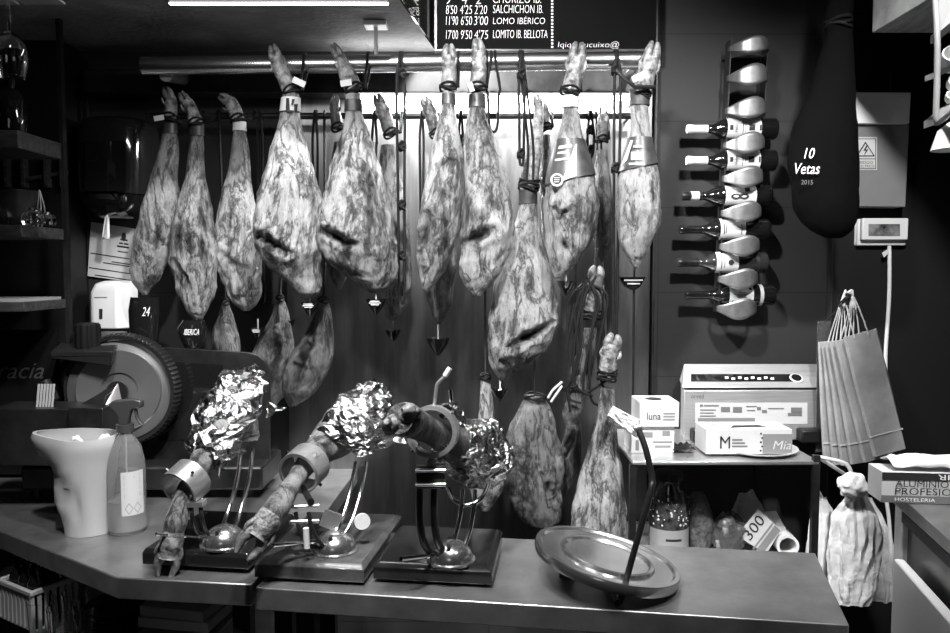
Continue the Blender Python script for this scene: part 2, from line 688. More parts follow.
def seg_dist(p, poly):
    best = 1e9
    for i in range(len(poly) - 1):
        ax, ay = poly[i]
        bx, by = poly[i + 1]
        dx, dy = bx - ax, by - ay
        t_ = max(0, min(1, ((p[0] - ax) * dx + (p[1] - ay) * dy) / (dx * dx + dy * dy + 1e-9)))
        best = min(best, math.hypot(p[0] - ax - t_ * dx, p[1] - ay - t_ * dy))
    return best


def meat_mesh(ol, creases=(), seed=0, amp=1.0, nr=84, na=56):
    rings, at = [], []
    y0, y1 = ol.ys[0], ol.ys[-1]
    sv = V((seed * 3.1, seed * 1.7, seed * 2.3))
    for i in range(nr):
        y = y0 + (y1 - y0) * i / (nr - 1)
        cx, w = ol.at(y)
        c = P(cx, y, ol.Y)
        s_ = ol.Y / F
        ring = []
        for j in range(na):
            th = 2 * PI * j / na
            ux, uy = math.cos(th), -math.sin(th)
            q = c + V((ux * w * s_, uy * w * s_ * ol.thick, 0))
            lo_ = max(0, (i / nr - .45)) * 1.6
            k = noise.noise(q * 11 + sv) * .13 + lo_ * (.22 * noise.noise(q * 17 - sv) + .16 * (.2 - abs(noise.noise(q * 28 + sv * 2)))) + (.25 - abs(noise.noise(V((q.x * 26, q.y * 26, q.z * 7)) + sv))) * .16 + noise.noise(V((q.x * 60, q.y * 60, q.z * 22)) + sv) * .05 + noise.noise(q * 95 + sv) * .025
            f = 1 + k * amp
            q = c + V((ux * w * s_ * f, uy * w * s_ * ol.thick * f, 0))
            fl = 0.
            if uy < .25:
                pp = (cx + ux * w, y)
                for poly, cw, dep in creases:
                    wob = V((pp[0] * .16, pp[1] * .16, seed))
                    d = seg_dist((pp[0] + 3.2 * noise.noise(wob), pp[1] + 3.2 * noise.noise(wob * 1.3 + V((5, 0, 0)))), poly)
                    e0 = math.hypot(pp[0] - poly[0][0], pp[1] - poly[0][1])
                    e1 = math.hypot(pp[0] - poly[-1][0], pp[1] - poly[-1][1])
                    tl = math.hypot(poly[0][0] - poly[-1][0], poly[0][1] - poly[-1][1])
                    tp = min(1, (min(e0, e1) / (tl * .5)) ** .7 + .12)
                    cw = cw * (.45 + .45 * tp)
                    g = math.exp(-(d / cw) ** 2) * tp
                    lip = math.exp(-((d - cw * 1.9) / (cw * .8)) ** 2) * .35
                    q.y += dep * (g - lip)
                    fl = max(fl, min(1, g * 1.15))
            ring.append(q)
            at.append(fl)
        rings.append(ring)
    mb = MB().loft(rings)
    return mb, at


def coil(mb, c, r, ax, n=3, cord=.0036, pitch=.0066):
    ax = V(ax).normalized()
    u = ax.cross(V((0, 1, 0))).normalized()
    v = ax.cross(u)
    for k in range(n):
        o = V(c) + ax * (k - (n - 1) / 2) * pitch
        mb.tube([o + ax * cord * 1.2 * math.sin(j * .57 + k * 2.1) + (u * math.cos(2 * PI * j / 22) + v * math.sin(2 * PI * j / 22)) * (r * (.97 + .04 * math.sin(j * 1.7 + k)) + cord * .5) for j in range(22)], cord, 6, closed=True)
    return mb


def foot_parts(t, pts, Y, dark=False, toe=15, spread=.55, depth=None):
    """trotter: shank skin, two hooves, two dewclaws, along points (px,py,width)"""
    ps = [P(a, b, depth[i] if depth else Y) for i, (a, b, _) in enumerate(pts)]
    ws = [w_ * (depth[i] if depth else Y) / F / 2 for i, (_, _, w_) in enumerate(pts)]
    sp = spline(ps, 6)
    rr = [lerp1(list(range(len(ws))), ws, i / 6) for i in range(len(sp))]
    rr = [r * (1 + .08 * noise.noise(p * 50)) for r, p in zip(rr, sp)]
    mt = M['trotter_dark'] if dark else M['trotter']
    build(MB().tube(sp, rr, 18), 'trotter', mt, t)
    end = sp[-1]
    d = (sp[-1] - sp[-4]).normalized()
    side = d.cross(V((0, 1, 0))).normalized()
    fwd = V((0, -1, 0))
    L = toe * Y / F
    r0 = ws[-1] * .74
    for sgn in (-1, 1):
        b0 = end - d * L * .25 + side * sgn * r0 * spread
        p1 = b0 + d * L * .5 + side * sgn * r0 * .22 + fwd * r0 * .3
        p2 = b0 + d * L * 1.12 + side * sgn * r0 * -.06 + fwd * r0 * .1
        cu = spline([b0, p1, p2], 5)
        rad = [r0 * (1.0 - .66 * (i / (len(cu) - 1)) ** 2) for i in range(len(cu))]
        build(MB().tube(cu, rad, 12), 'hoof', M['hoof'], t)
        c0 = sp[len(sp) // 2] + side * sgn * ws[len(ws) // 2] * .75 + fwd * ws[len(ws) // 2] * .3
        cu = spline([c0, c0 + d * L * .35 + side * sgn * r0 * .5, c0 + d * L * .8 + side * sgn * r0 * .35], 4)
        build(MB().tube(cu, [r0 * .5 * (1 - .75 * i / (len(cu) - 1)) for i in range(len(cu))], 8), 'dewclaw', mt, t)


HAMS = []


def ham(label, rows, Y, thick=.68, creases=(), foot=None, rail='front', dark=False, pale=False, seed=0, toe=15, tie_n=3, loop_dx=0, amp=1., band=None, name='cured_ham'):
    ol = Outline(rows, Y, thick)
    cx, w_ = ol.at(rows[-1][0])
    t = thing(name, label, 'ham', P(cx, rows[-1][0], Y), HG)
    mb, at = meat_mesh(ol, creases, seed, amp)
    build(mb, 'meat', M['ham_dark' if dark else 'ham_pale' if pale else 'ham'], t, attr=at, angle=180)
    if foot:
        foot_parts(t, foot, Y, dark, toe)
        a = foot[0]
        c = P(a[0], a[1] - 1, Y)
        d = P(foot[1][0], foot[1][1], Y) - c
        r = a[2] * Y / F / 2
        build(coil(MB(), c, r, d, tie_n), 'tie_cord', M['rope'], t)
        if rail:
            ry, rr = (RY, RR) if rail == 'front' else (QY, QR)
            rz = rail_z(c.x) if rail == 'front' else QZ
            e = .0045
            x0 = c.x + r + e + .002 + loop_dx
            top = [V((x0, ry + (rr + e) * math.cos(th), rz + (rr + e) * math.sin(th))) for th in [PI * 1.05, PI * .8, PI * .55, PI * .3, PI * .05, -PI * .1]]
            pts = [V((c.x + r + e, Y - .004, c.z))] + top + [V((c.x + r + e + .003, Y + .012, c.z + .004))]
            build(MB().tube(spline(pts, 5), e, 7), 'hanging_cord', M['rope'], t)
    if not foot and label.find('hoof-up') < 0:
        y = rows[0][0]
        cx, w_ = ol.at(y)
        c = P(cx, y, Y)
        build(coil(MB(), c + V((0, 0, -.006)), w_ * Y / F, (0, 0, 1), 3), 'tie_cord', M['rope'], t)
        px = cx + (P(cx, y, Y).x * F / QY - P(cx, y, Y).x * F / Y)
        qx = c.x
        yq = QY - QR - .005
        build(MB().tube(spline([c + V((0, 0, -.01)), V((qx, (Y + yq) / 2 + .01, (c.z * .8 + QZ * .2))), V((qx, yq, QZ - .05)), V((qx, yq, QZ)), V((qx, QY, QZ + QR + .005)), V((qx, QY + QR + .005, QZ - .004))], 6), .0045, 7), 'hanging_cord', M['rope'], t)
    if band:
        y0, y1, m_ = band
        rings = []
        for i in range(6):
            y = y0 + (y1 - y0) * i / 5
            cx, w_ = ol.at(y)
            c = P(cx, y, Y)
            rings.append([c + V((math.cos(2 * PI * j / 30) * (w_ * Y / F * 1.05 + .003), math.sin(2 * PI * j / 30) * (w_ * Y / F * thick * 1.05 + .003), 0)) for j in range(30)])
        build(MB().loft(rings, False, False), 'label_band', M[m_], t)
    HAMS.append((t, ol))
    return t, ol


def decal(t, ol, corners, name, m, off=.007, n=8):
    (ax, ay), (bx, by), (cx, cy), (dx, dy) = corners                        # tl, tr, br, bl

    def fn(u, v):
        px = (ax + (bx - ax) * u) * (1 - v) + (dx + (cx - dx) * u) * v
        py = (ay + (by - ay) * u) * (1 - v) + (dy + (cy - dy) * u) * v
        return ol.surf(px, py, off)
    return build(MB().grid(fn, n, n), name, m, t)


def tag_card(t, px, py, Y, w_, h, ang, m='card'):
    c = P(px, py, Y)
    s_ = Y / F
    R = Matrix.Rotation(math.radians(-ang), 3, 'Y')
    return build(MB().box(c, (w_ * s_, .002, h * s_), R), 'paper_tag', M[m], t)


# --- front row on the thick rail
t, ol = ham('broad cured ham hanging left of the steel ceiling bracket, hoof tilted left, patterned ankle band',
            [(94, 283, 299), (105, 282, 299), (117, 280, 300), (135, 275, 304), (160, 268, 311), (190, 260, 319), (215, 255.5, 322), (240, 256, 323), (258, 262, 323), (272, 275, 322), (285, 290, 321), (293, 298, 319), (298, 305, 313)],
            2.32, .82, [([(259, 236), (272, 240), (284, 248), (297, 254)], 4.5, .030), ([(262, 236), (280, 225)], 3, .008)],
            [(291, 92, 15), (284, 77, 15), (278, 64, 13), (276, 58, 11)], seed=1, band=(98, 112, 'card'))
decal(t, ol, [(285, 98), (289, 98), (290, 112), (286, 112)], 'band_mark', M['ink'])
decal(t, ol, [(292, 99), (295, 99), (293, 105), (291, 105)], 'band_mark', M['ink'])
decal(t, ol, [(294, 104), (298, 104), (297, 111), (294, 111)], 'band_mark', M['ink'])
tag_card(t, 299, 82, 2.28, 13, 6, -25)
t, ol = ham('largest ham of the row, dark hollow across its middle, under the steel ceiling bracket',
            [(94, 346, 360), (105, 346, 361), (118, 345, 363), (140, 340, 370), (165, 332, 379), (190, 324, 386), (215, 318.5, 392), (240, 318.5, 396), (255, 323, 397), (268, 334, 396), (280, 350, 393), (288, 362, 389), (293, 371, 382)],
            2.305, .78, [([(322, 232), (334, 234), (348, 243), (362, 246)], 4.8, .034), ([(330, 262), (352, 272), (372, 276)], 3, .007)],
            [(354, 90, 17), (348, 76, 17), (342, 62, 11), (339, 56, 9)], seed=2, band=(100, 112, 'band'))
tag_card(t, 346, 83, 2.275, 11, 6, 8)
t, ol = ham('pale slim cured ham with its cloven hoof upright, hanging right of the black strap',
            [(92, 443, 454), (105, 442, 455), (118, 440, 457), (140, 434, 461), (160, 430, 463), (185, 426, 463), (210, 421, 462), (235, 418.5, 458), (255, 418, 452), (270, 419, 446), (282, 421, 437), (291, 424, 430)],
            2.29, .95, [([(429, 218), (425, 236), (423, 252)], 6.5, .026), ([(438, 170), (446, 163), (458, 160)], 2.5, .006)],
            [(448, 88, 15), (449, 72, 14), (449, 62, 12), (449, 56, 12)], pale=True, seed=3, toe=13, band=(94, 105, 'band'))
t, ol = ham('pear-shaped cured ham with a hollow above its rounded end, beside the slim pale ham',
            [(94, 470, 484), (108, 469, 485), (120, 467, 488), (140, 464.5, 495), (165, 464, 503), (190, 464, 510), (212, 463, 514), (235, 460.5, 513), (255, 459.5, 508), (272, 461, 500), (286, 465, 491), (296, 471, 481)],
            2.33, .88, [([(463, 243), (474, 240), (484, 235), (494, 231)], 5, .024), ([(480, 215), (486, 226)], 3, .01)],
            [(477, 88, 15), (479, 72, 15), (480, 60, 12), (479, 52, 11)], pale=True, seed=4, band=(95, 108, 'band'))
tag_card(t, 471, 87, 2.27, 5, 9, 20)
t, ol = ham('cured ham wearing a dark bib with a white wedge and round seal',
            [(106, 563, 578), (120, 561, 580), (140, 557, 583), (160, 552, 589), (180, 548, 594), (205, 545.5, 596), (225, 545, 595.5), (245, 547, 589), (260, 550, 580), (270, 552, 570), (278, 555, 562)],
            2.32, .88, [([(557, 224), (562, 214), (568, 210)], 3, .018), ([(560, 240), (566, 252)], 3.5, .014), ([(552, 205), (556, 215)], 2.5, .01), ([(575, 200), (578, 212)], 2, .008)],
            [(570, 92, 18), (574, 78, 18), (576, 66, 17), (577, 58, 15)], seed=5, toe=17, band=(96.5, 108, 'card'))
s5 = 1.07


def bib(t, ol, y0, y1a, y1b, name='label_bib'):
    def fn(u, v):
        th = 2 * PI * u
        bot = y1a + (y1b - y1a) * (.5 + .5 * math.cos(th))
        y = y0 + (bot - y0) * v
        cx, w_ = ol.at(y)
        c = P(cx, y, ol.Y)
        k = w_ * ol.Y / F * s5 + .003
        return c + V((math.cos(th) * k, -math.sin(th) * k * ol.thick, 0))
    return build(MB().grid(fn, 48, 14), name, M['band'], t)


bib(t, ol, 140, 186, 175)
decal(t, ol, [(575.5, 144), (577, 144), (581, 174), (562, 181)], 'white_wedge', M['card'], .010)
decal(t, ol, [(583, 161), (589, 161), (591, 169), (584, 169)], 'white_label', M['card'], .010)
decal(t, ol, [(559, 146), (572, 144), (572, 147), (558, 149)], 'printed_line', M['grey_paper'], .010)
decal(t, ol, [(558, 152), (566, 151), (566, 153), (557, 154)], 'printed_line', M['grey_paper'], .010)
decal(t, ol, [(555, 159), (569, 157), (569, 159.5), (555, 161)], 'printed_line', M['grey_paper'], .010)
sc_ = ol.surf(557, 180, .016)
sd = build(MB().lathe([(.0001, 0), (.019, 0), (.019, .005), (.0001, .005)], sc_, (-.12, -1, .05), 28), 'seal', M['card'], t)
build(MB().lathe([(.0001, 0), (.0135, 0), (.0135, .001), (.0001, .001)], sc_ + V((-.0007, -.0055, .0003)), (-.12, -1, .05), 24), 'seal_centre', M['ink'], sd)
for k in range(3):
    c = sc_ + V((-.0012, -.0072, -.006 + .006 * k))
    build(MB().box(c, (.016, .0006, .002)), 'seal_line', M['card'], sd)
t, ol = ham('rightmost cured ham on the rail, dark bib around its upper half, clear of the wall',
            [(106, 631, 648), (120, 631, 649), (140, 629, 651), (160, 624, 655), (180, 619, 659), (200, 617, 660.5), (220, 618, 660), (238, 620.5, 655), (252, 625, 648), (262, 630, 642), (268, 634, 638)],
            2.32, .92, [([(647, 186), (651, 196), (650, 206)], 3, .012), ([(626, 190), (628, 200)], 2, .006)],
            [(641, 95, 18), (645, 80, 18), (649, 66, 18), (651, 58, 14)], seed=6, toe=18, band=(90, 106, 'band'))
bib(t, ol, 138, 172, 164)
decal(t, ol, [(630.5, 140), (633, 140), (627, 160), (621, 166)], 'white_wedge', M['card'], .010)
decal(t, ol, [(631, 152), (643.5, 152), (643.5, 160), (631, 160)], 'white_label', M['card'], .010)
decal(t, ol, [(633, 145), (643, 145), (643, 148), (633, 148)], 'printed_line', M['bluegrey'], .010)
decal(t, ol, [(629, 163), (645, 163), (645, 165), (629, 165)], 'printed_line', M['grey_paper'], .010)
tag_card(t, 638, 77, 2.265, 12, 6, 25)
build(MB().tube([P(617, 70, 2.29), P(624, 78, 2.28), P(635, 87, 2.27), P(655, 87, 2.28)], .006, 8), 'strap', M['dark_metal'], t)

# --- left group on the thin bar
t, ol = ham('leftmost hanging ham, slim, beside the black towel dispenser',
            [(128, 164, 176), (140, 162, 177), (155, 158, 178), (180, 150, 178), (205, 142, 178), (230, 136, 176), (250, 133.5, 171), (268, 132.5, 163), (282, 134, 157), (290, 139, 151), (295, 143, 147)],
            2.50, .75, [([(160, 205), (163, 235), (158, 262)], 2.5, .008)], [(170, 118, 13), (171, 108, 12), (171, 100, 11), (169, 95, 9)], 'rear', seed=7, toe=11, band=(124, 134, 'band'))
tag_card(t, 159, 118, 2.43, 10, 5, 10)
t, ol = ham('second ham from the left, wrinkled lower end, above the dark cup',
            [(134, 191, 203), (150, 189, 204), (170, 186, 205), (195, 180, 209), (220, 174, 214), (245, 171.5, 217), (268, 172, 217.5), (285, 176, 216), (300, 182, 213), (312, 187, 209), (320, 194, 203)],
            2.45, .75, [([(178, 262), (190, 275), (196, 290)], 3, .014), ([(186, 220), (182, 250)], 2.5, .009), ([(205, 232), (207, 262)], 2, .006)],
            [(196, 124, 14), (193, 114, 13), (189, 106, 12), (186, 101, 9)], 'rear', seed=8, toe=11, band=(124, 136, 'band'))
t, ol = ham('third ham from the left, rounded knobbed lower end, forefoot bent over',
            [(128, 234, 245), (145, 232, 248), (165, 229, 250), (190, 223, 253), (215, 218, 256), (240, 216, 259), (262, 217, 261), (280, 221, 262), (295, 227, 261), (305, 235, 257), (311, 243, 250)],
            2.49, .75, [([(222, 250), (238, 262), (252, 270)], 3, .014), ([(236, 200), (233, 240)], 2.2, .007)],
            [(238, 120, 14), (235, 111, 14), (231, 103, 13), (227, 100, 9)], 'rear', seed=9, toe=10, band=(122, 131, 'card'))

# --- hams behind the front row
ham('narrow ham behind, seen between the largest ham and the black strap',
    [(145, 381, 394), (165, 379, 398), (190, 380, 404), (215, 382, 408), (240, 384, 411), (265, 385, 412), (290, 385, 410), (305, 384, 406), (315, 386, 400), (320, 389, 396)],
    2.50, .75, [([(395, 215), (400, 250)], 2.5, .008)], [(391, 134, 14), (387, 122, 14), (382, 109, 12), (380, 104, 10)], 'rear', seed=10, toe=11)
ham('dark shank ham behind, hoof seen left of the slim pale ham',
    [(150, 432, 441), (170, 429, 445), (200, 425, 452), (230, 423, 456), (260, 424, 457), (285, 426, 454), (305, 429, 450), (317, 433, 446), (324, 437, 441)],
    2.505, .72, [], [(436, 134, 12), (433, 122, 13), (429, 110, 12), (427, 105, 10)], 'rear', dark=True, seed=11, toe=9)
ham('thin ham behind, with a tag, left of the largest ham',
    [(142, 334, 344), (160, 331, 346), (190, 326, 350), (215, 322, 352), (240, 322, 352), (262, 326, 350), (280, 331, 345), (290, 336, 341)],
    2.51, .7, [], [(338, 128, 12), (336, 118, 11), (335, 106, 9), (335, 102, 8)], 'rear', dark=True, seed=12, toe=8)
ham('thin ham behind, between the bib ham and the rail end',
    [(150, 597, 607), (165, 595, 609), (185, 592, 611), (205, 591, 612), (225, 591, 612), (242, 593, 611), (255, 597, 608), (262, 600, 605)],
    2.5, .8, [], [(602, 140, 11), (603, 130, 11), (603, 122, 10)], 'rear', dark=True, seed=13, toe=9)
t, ol = ham('low hanging ham with wide dark tie at its ankle, left of the bib ham',
            [(200, 520, 536), (212, 518, 537), (225, 514, 539), (245, 506, 544), (265, 500, 549), (285, 495, 553), (305, 491, 556), (325, 489, 556), (343, 488.5, 550), (357, 489, 538), (368, 491, 522), (376, 496, 511), (381, 500, 505)],
            2.42, .8, [([(508, 347), (522, 337), (538, 330), (548, 322)], 4.5, .03), ([(498, 352), (504, 366)], 2.5, .006)],
            [(529, 186, 19), (531, 170, 17), (535, 150, 14), (537, 132, 12), (539, 112, 9), (538, 104, 8)], None, seed=14, toe=10, tie_n=5, band=(190, 204, 'band'))
c = P(531, 176, 2.42)
for dx in (-.016, .004):
    zr = rail_z(c.x + dx)
    build(MB().tube(spline([c + V((dx, -.03, -.02)), c + V((dx * .8, -.03, .1)), V((c.x + dx * .6 - .03, RY - RR - .005, zr - .02)), V((c.x + dx * .6 - .03, RY, zr + RR + .004)), V((c.x + dx * .6 - .03, RY + RR + .005, zr))], 6), .004, 7), 'hanging_cord', M['rope'], t)

# --- low hams against the steel sheet
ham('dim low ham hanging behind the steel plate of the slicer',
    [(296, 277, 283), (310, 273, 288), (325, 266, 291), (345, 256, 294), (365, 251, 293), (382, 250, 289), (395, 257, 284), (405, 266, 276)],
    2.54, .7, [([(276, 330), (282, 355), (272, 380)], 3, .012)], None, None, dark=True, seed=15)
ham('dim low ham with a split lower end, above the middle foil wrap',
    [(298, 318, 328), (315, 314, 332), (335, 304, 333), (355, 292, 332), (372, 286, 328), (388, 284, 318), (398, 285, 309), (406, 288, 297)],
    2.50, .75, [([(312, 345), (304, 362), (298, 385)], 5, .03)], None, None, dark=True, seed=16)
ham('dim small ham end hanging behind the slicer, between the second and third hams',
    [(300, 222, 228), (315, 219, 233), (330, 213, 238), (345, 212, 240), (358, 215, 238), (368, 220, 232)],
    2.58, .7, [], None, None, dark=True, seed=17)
t, ol = ham('pale triangular ham standing low beside the bent bar, paper tied above it',
            [(388, 601, 615), (400, 599, 615), (415, 597, 616), (435, 592, 618), (455, 586, 620), (475, 580, 623), (495, 575, 625), (515, 571, 627), (532, 569, 627), (541, 570, 624), (546, 578, 612)],
            2.31, .6, [], [(607, 376, 18), (608, 364, 18), (610, 352, 18), (612, 344, 16)], None, pale=True, seed=18, toe=12, tie_n=5, amp=.7)
build(MB().tube(spline([P(609, 370, 2.30), P(606, 330, 2.42), P(603, 240, 2.54), V((P(600, 116, QY).x, QY - QR - .004, QZ - .01)), V((P(600, 116, QY).x, QY, QZ + QR + .004)), V((P(600, 116, QY).x, QY + QR + .004, QZ))], 6), .004, 7), 'hanging_cord', M['rope'], t)
t, ol = ham('slender low ham behind the right foil-wrapped ham',
            [(375, 481, 490), (395, 480, 492), (415, 478, 495), (435, 475, 498), (455, 472, 502), (475, 469, 503), (490, 470, 502), (503, 474, 496), (511, 480, 489)],
            2.44, .75, [], None, None, seed=19)
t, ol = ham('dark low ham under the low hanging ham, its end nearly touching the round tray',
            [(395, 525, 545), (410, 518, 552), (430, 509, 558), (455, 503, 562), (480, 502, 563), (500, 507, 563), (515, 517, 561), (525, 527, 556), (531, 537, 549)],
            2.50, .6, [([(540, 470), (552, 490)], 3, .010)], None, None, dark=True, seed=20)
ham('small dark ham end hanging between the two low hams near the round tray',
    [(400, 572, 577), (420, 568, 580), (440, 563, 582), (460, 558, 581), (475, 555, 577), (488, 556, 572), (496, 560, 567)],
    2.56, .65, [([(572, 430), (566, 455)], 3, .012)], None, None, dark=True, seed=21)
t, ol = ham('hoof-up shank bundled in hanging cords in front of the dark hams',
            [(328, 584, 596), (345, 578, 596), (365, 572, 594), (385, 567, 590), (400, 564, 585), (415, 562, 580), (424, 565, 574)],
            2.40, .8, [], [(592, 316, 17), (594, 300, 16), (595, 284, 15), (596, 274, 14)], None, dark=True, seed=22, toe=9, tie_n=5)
R_ = random.Random(5)
for k in range(9):
    x0 = 575 + k * 3.2 if k < 6 else 604 + (k - 6) * 4
    pts = [P(590 + (k % 5 - 2) * 3, 276 + R_.uniform(-3, 10), 2.375), P(x0 - 8 + R_.uniform(-4, 4), 300 + R_.uniform(-6, 6), 2.365),
           P(x0 - 12 + R_.uniform(-5, 5), 345 + R_.uniform(-8, 8), 2.36), P(x0 - 14 + R_.uniform(-6, 6), 385 + R_.uniform(-6, 10), 2.36), P(x0 - 4 + R_.uniform(-9, 9), 392 + R_.uniform(-12, 22), 2.355)]
    build(MB().tube(spline(pts, 7), .0042, 7), 'loose_cord', M['rope'], t)
build(MB().tube(spline([P(562, 382, 2.35), P(553, 390, 2.34), P(548, 398, 2.34)], 4), .004, 7), 'cord_end', M['kraft_cord'], t)
build(MB().tube(spline([P(562, 386, 2.35), P(555, 396, 2.34), P(551, 402, 2.34)], 4), .004, 7), 'cord_end', M['kraft_cord'], t)
build(MB().tube(spline([P(595, 280, 2.38), P(596, 230, 2.46), P(597, 160, 2.55), V((P(597, 116, QY).x - .004, QY - QR - .004, QZ - .01)), V((P(597, 116, QY).x - .004, QY, QZ + QR + .004)), V((P(597, 116, QY).x - .004, QY + QR + .005, QZ))], 6), .004, 7), 'hanging_cord', M['rope'], t)
# second shank tied onto the low hanging ham's side
ham('thin shank hanging behind the low hanging ham, beside the bib',
    [(135, 541, 550), (150, 540, 551), (175, 539, 551), (200, 540, 551), (225, 541, 551), (240, 543, 549)],
    2.53, .8, [], [(546, 128, 10), (545, 118, 9), (544, 110, 8)], 'rear', dark=True, seed=23, toe=8)

# --- cords hanging on the rails without a ham
cg = 'black cords hanging from the rails'


def strap(px, y1, rail, label, dx=6, knot=None):
    ry, rr = (RY, RR) if rail == 'front' else (QY, QR)
    Yb = ry - rr - .012
    x = P(px, 100, ry).x
    rz = rail_z(x) if rail == 'front' else QZ
    e = .0045
    zb = P(px, y1, Yb).z
    h = dx * ry / F / 2
    pts = [V((x - h * .3, ry + (rr + e), rz - .01))] + [V((x - h * .3, ry + (rr + e) * math.cos(a_), rz + (rr + e) * math.sin(a_))) for a_ in (.1, PI * .3, PI * .6, PI * .95)]
    pts += [V((x - h, Yb, rz - .09)), V((x - h * .8, Yb, (rz + zb) / 2)), V((x - h * .6, Yb, zb + .02)), V((x, Yb, zb)), V((x + h * .6, Yb, zb + .02)), V((x + h * .8, Yb, (rz + zb) / 2)), V((x + h, Yb, rz - .09)),
            V((x + h * .3, ry - rr - e, rz)), V((x + h * .3, ry, rz + rr + e)), V((x + h * .3, ry + rr + e, rz - .01))]
    mb = MB().tube(spline(pts, 4), e, 7)
    for ky in (knot or []):
        kc = P(px, ky, Yb)
        coil(mb, kc, .006, (0, 0, 1), 3, .005, .007)
    return solo(mb, 'cord_strap', M['rope'], label, 'cord', cg)


strap(402, 300, 'front', 'long black cord strap hanging from the rail right of the largest ham', 8, [74, 146, 205, 255])
strap(521, 165, 'front', 'black cord with a knot hanging from the rail above the low hanging ham', 6, [75, 154])
strap(615, 330, 'front', 'long black cord hanging from the rail left of the rightmost ham', 6, [70, 168])
strap(461, 150, 'rear', 'short black cord with a knot seen between the slim pale ham and the pear-shaped ham', 5, [140])
strap(493, 132, 'front', 'open loop of black cord dangling right of the pear-shaped ham', 13)
strap(422, 235, 'rear', 'thin black cord behind, just left of the dark shank hoof', 4, [225])
strap(590, 158, 'rear', 'doubled black cord hanging behind the right edge of the bib ham', 8, [130, 150])
strap(261, 300, 'rear', 'dark cord behind, between the third ham and the ankle-banded ham', 5)
strap(316, 240, 'rear', 'dark cord behind, right of the ankle-banded broad ham', 5)
strap(202, 128, 'rear', 'paired dark cord beside the second ham hoof', 5)
strap(375, 170, 'rear', 'slanting dark cord behind the right shoulder of the largest ham', 5)


# --- drip cups
def drip_cup(px, py, Y, r, label, letters=None, hang=None):
    c = P(px, py, Y)
    t = thing('drip_cup', label, 'drip cup', c - V((0, 0, r * 1.5)), 'drip cups under the hams')
    k = r
    build(MB().lathe([(.002, -k * 1.5), (k * .35, -k * 1.2), (k * .8, -k * .5), (k, 0), (k * .93, 0), (k * .7, -k * .5), (k * .25, -k * 1.1), (.001, -k * 1.15)], c, n=28), 'cup', M['gloss_black'], t)
    build(MB().tube([c - V((0, 0, k * 1.15)), c + V((0, 0, hang or k * .6))], .0022, 8), 'pin', M['light_metal'], t)
    if letters:
        s_ = Y / F
        yf = Y - k * .85
        for i, lw in enumerate((.9, 1.1, .8)):
            a = c + V((-k * .5 * lw, -k * (1.0 - .08 * i) - .001, -k * (.2 + .17 * i)))
            build(MB().obox(a, (k * lw, 0, 0), (0, .001, 0), (0, 0, k * .06)), 'printed_line', M['white_ink'], t)
    return t


drip_cup(376, 299, 2.30, .032, 'black drip cup with a white mark under the largest ham', True, .03)
drip_cup(310, 302, 2.33, .03, 'small black drip cup under the ankle-banded broad ham', True, .02)
drip_cup(438, 338, 2.505, .04, 'wide black drip cup under the dark shank ham', False, .05)
drip_cup(393, 330, 2.5, .026, 'small dark drip cup under the narrow rear ham', False, .03)
drip_cup(500, 389, 2.42, .028, 'black drip cup under the low hanging ham', False, .03)
drip_cup(566, 281, 2.33, .03, 'black drip cup under the bib ham', False, .02)
drip_cup(258, 328, 2.5, .024, 'black drip cup behind the slicer plate under the third ham', True, .03)
drip_cup(287, 320, 2.55, .028, 'dark drip cup with a cross pin near the dim low hams', True, .03)
t = thing('hanging_scoop', 'flat triangular black hanger with long rod on the steel sheet under the rightmost ham', 'drip cup', P(634, 420, 2.6))
yy = 2.4
build(MB().prism([P(620, 277, yy), P(646, 277, yy), P(640, 287, yy), P(634, 291, yy), P(626, 287, yy)], (0, .03, 0)), 'cup', M['gloss_black'], t)
build(MB().tube([P(634, 289, yy + .015), P(633, 420, yy + .03)], .004, 8), 'rod', M['dark_metal'], t)
build(MB().tube([P(634, 277, yy + .015), P(635, 262, yy - .06)], .003, 8), 'pin', M['dark_metal'], t)
prects(t, 'printed_line', [(624, 279.5, 643, 281), (627, 283, 640, 284.4)], yy - .001, M['grey_paper'])


def dark_pot(outline, Y, label, letters, box):
    t = thing('drip_pot', label, 'pot', P((outline[-1][1] + outline[-1][2]) / 2, outline[-1][0], Y), 'black pots under the left hams')
    ol = Outline(outline, Y, .8)
    rings = []
    for y, a, b in outline:
        cx, w_ = (a + b) / 2, (b - a) / 2
        c = P(cx, y, Y)
        rings.append([c + V((math.cos(2 * PI * j / 32) * w_ * Y / F, math.sin(2 * PI * j / 32) * w_ * Y / F * .8, 0)) for j in range(32)])
    build(MB().loft(rings), 'cup', M['gloss_black'], t)
    x0, y0, x1, y1 = box
    yf = ol.surf((x0 + x1) / 2, y1, .003).y
    ptext(t, letters, x0, y0, x1, y1, min(yf, ol.surf((x0 + x1) / 2, y0, .003).y), M['white_ink'], .3)
    return t


dark_pot([(297, 131, 160), (310, 129, 160), (330, 130, 159), (349, 132, 157)], 2.45, 'black bucket-like pot with a white monogram under the leftmost ham', '24', (142, 307, 150, 316))
dark_pot([(320, 183, 204), (328, 178, 206), (338, 180, 205), (349, 186, 200)], 2.44, 'black rounded pot with white lettering under the second ham', 'IBERICA', (184, 329, 199, 335))

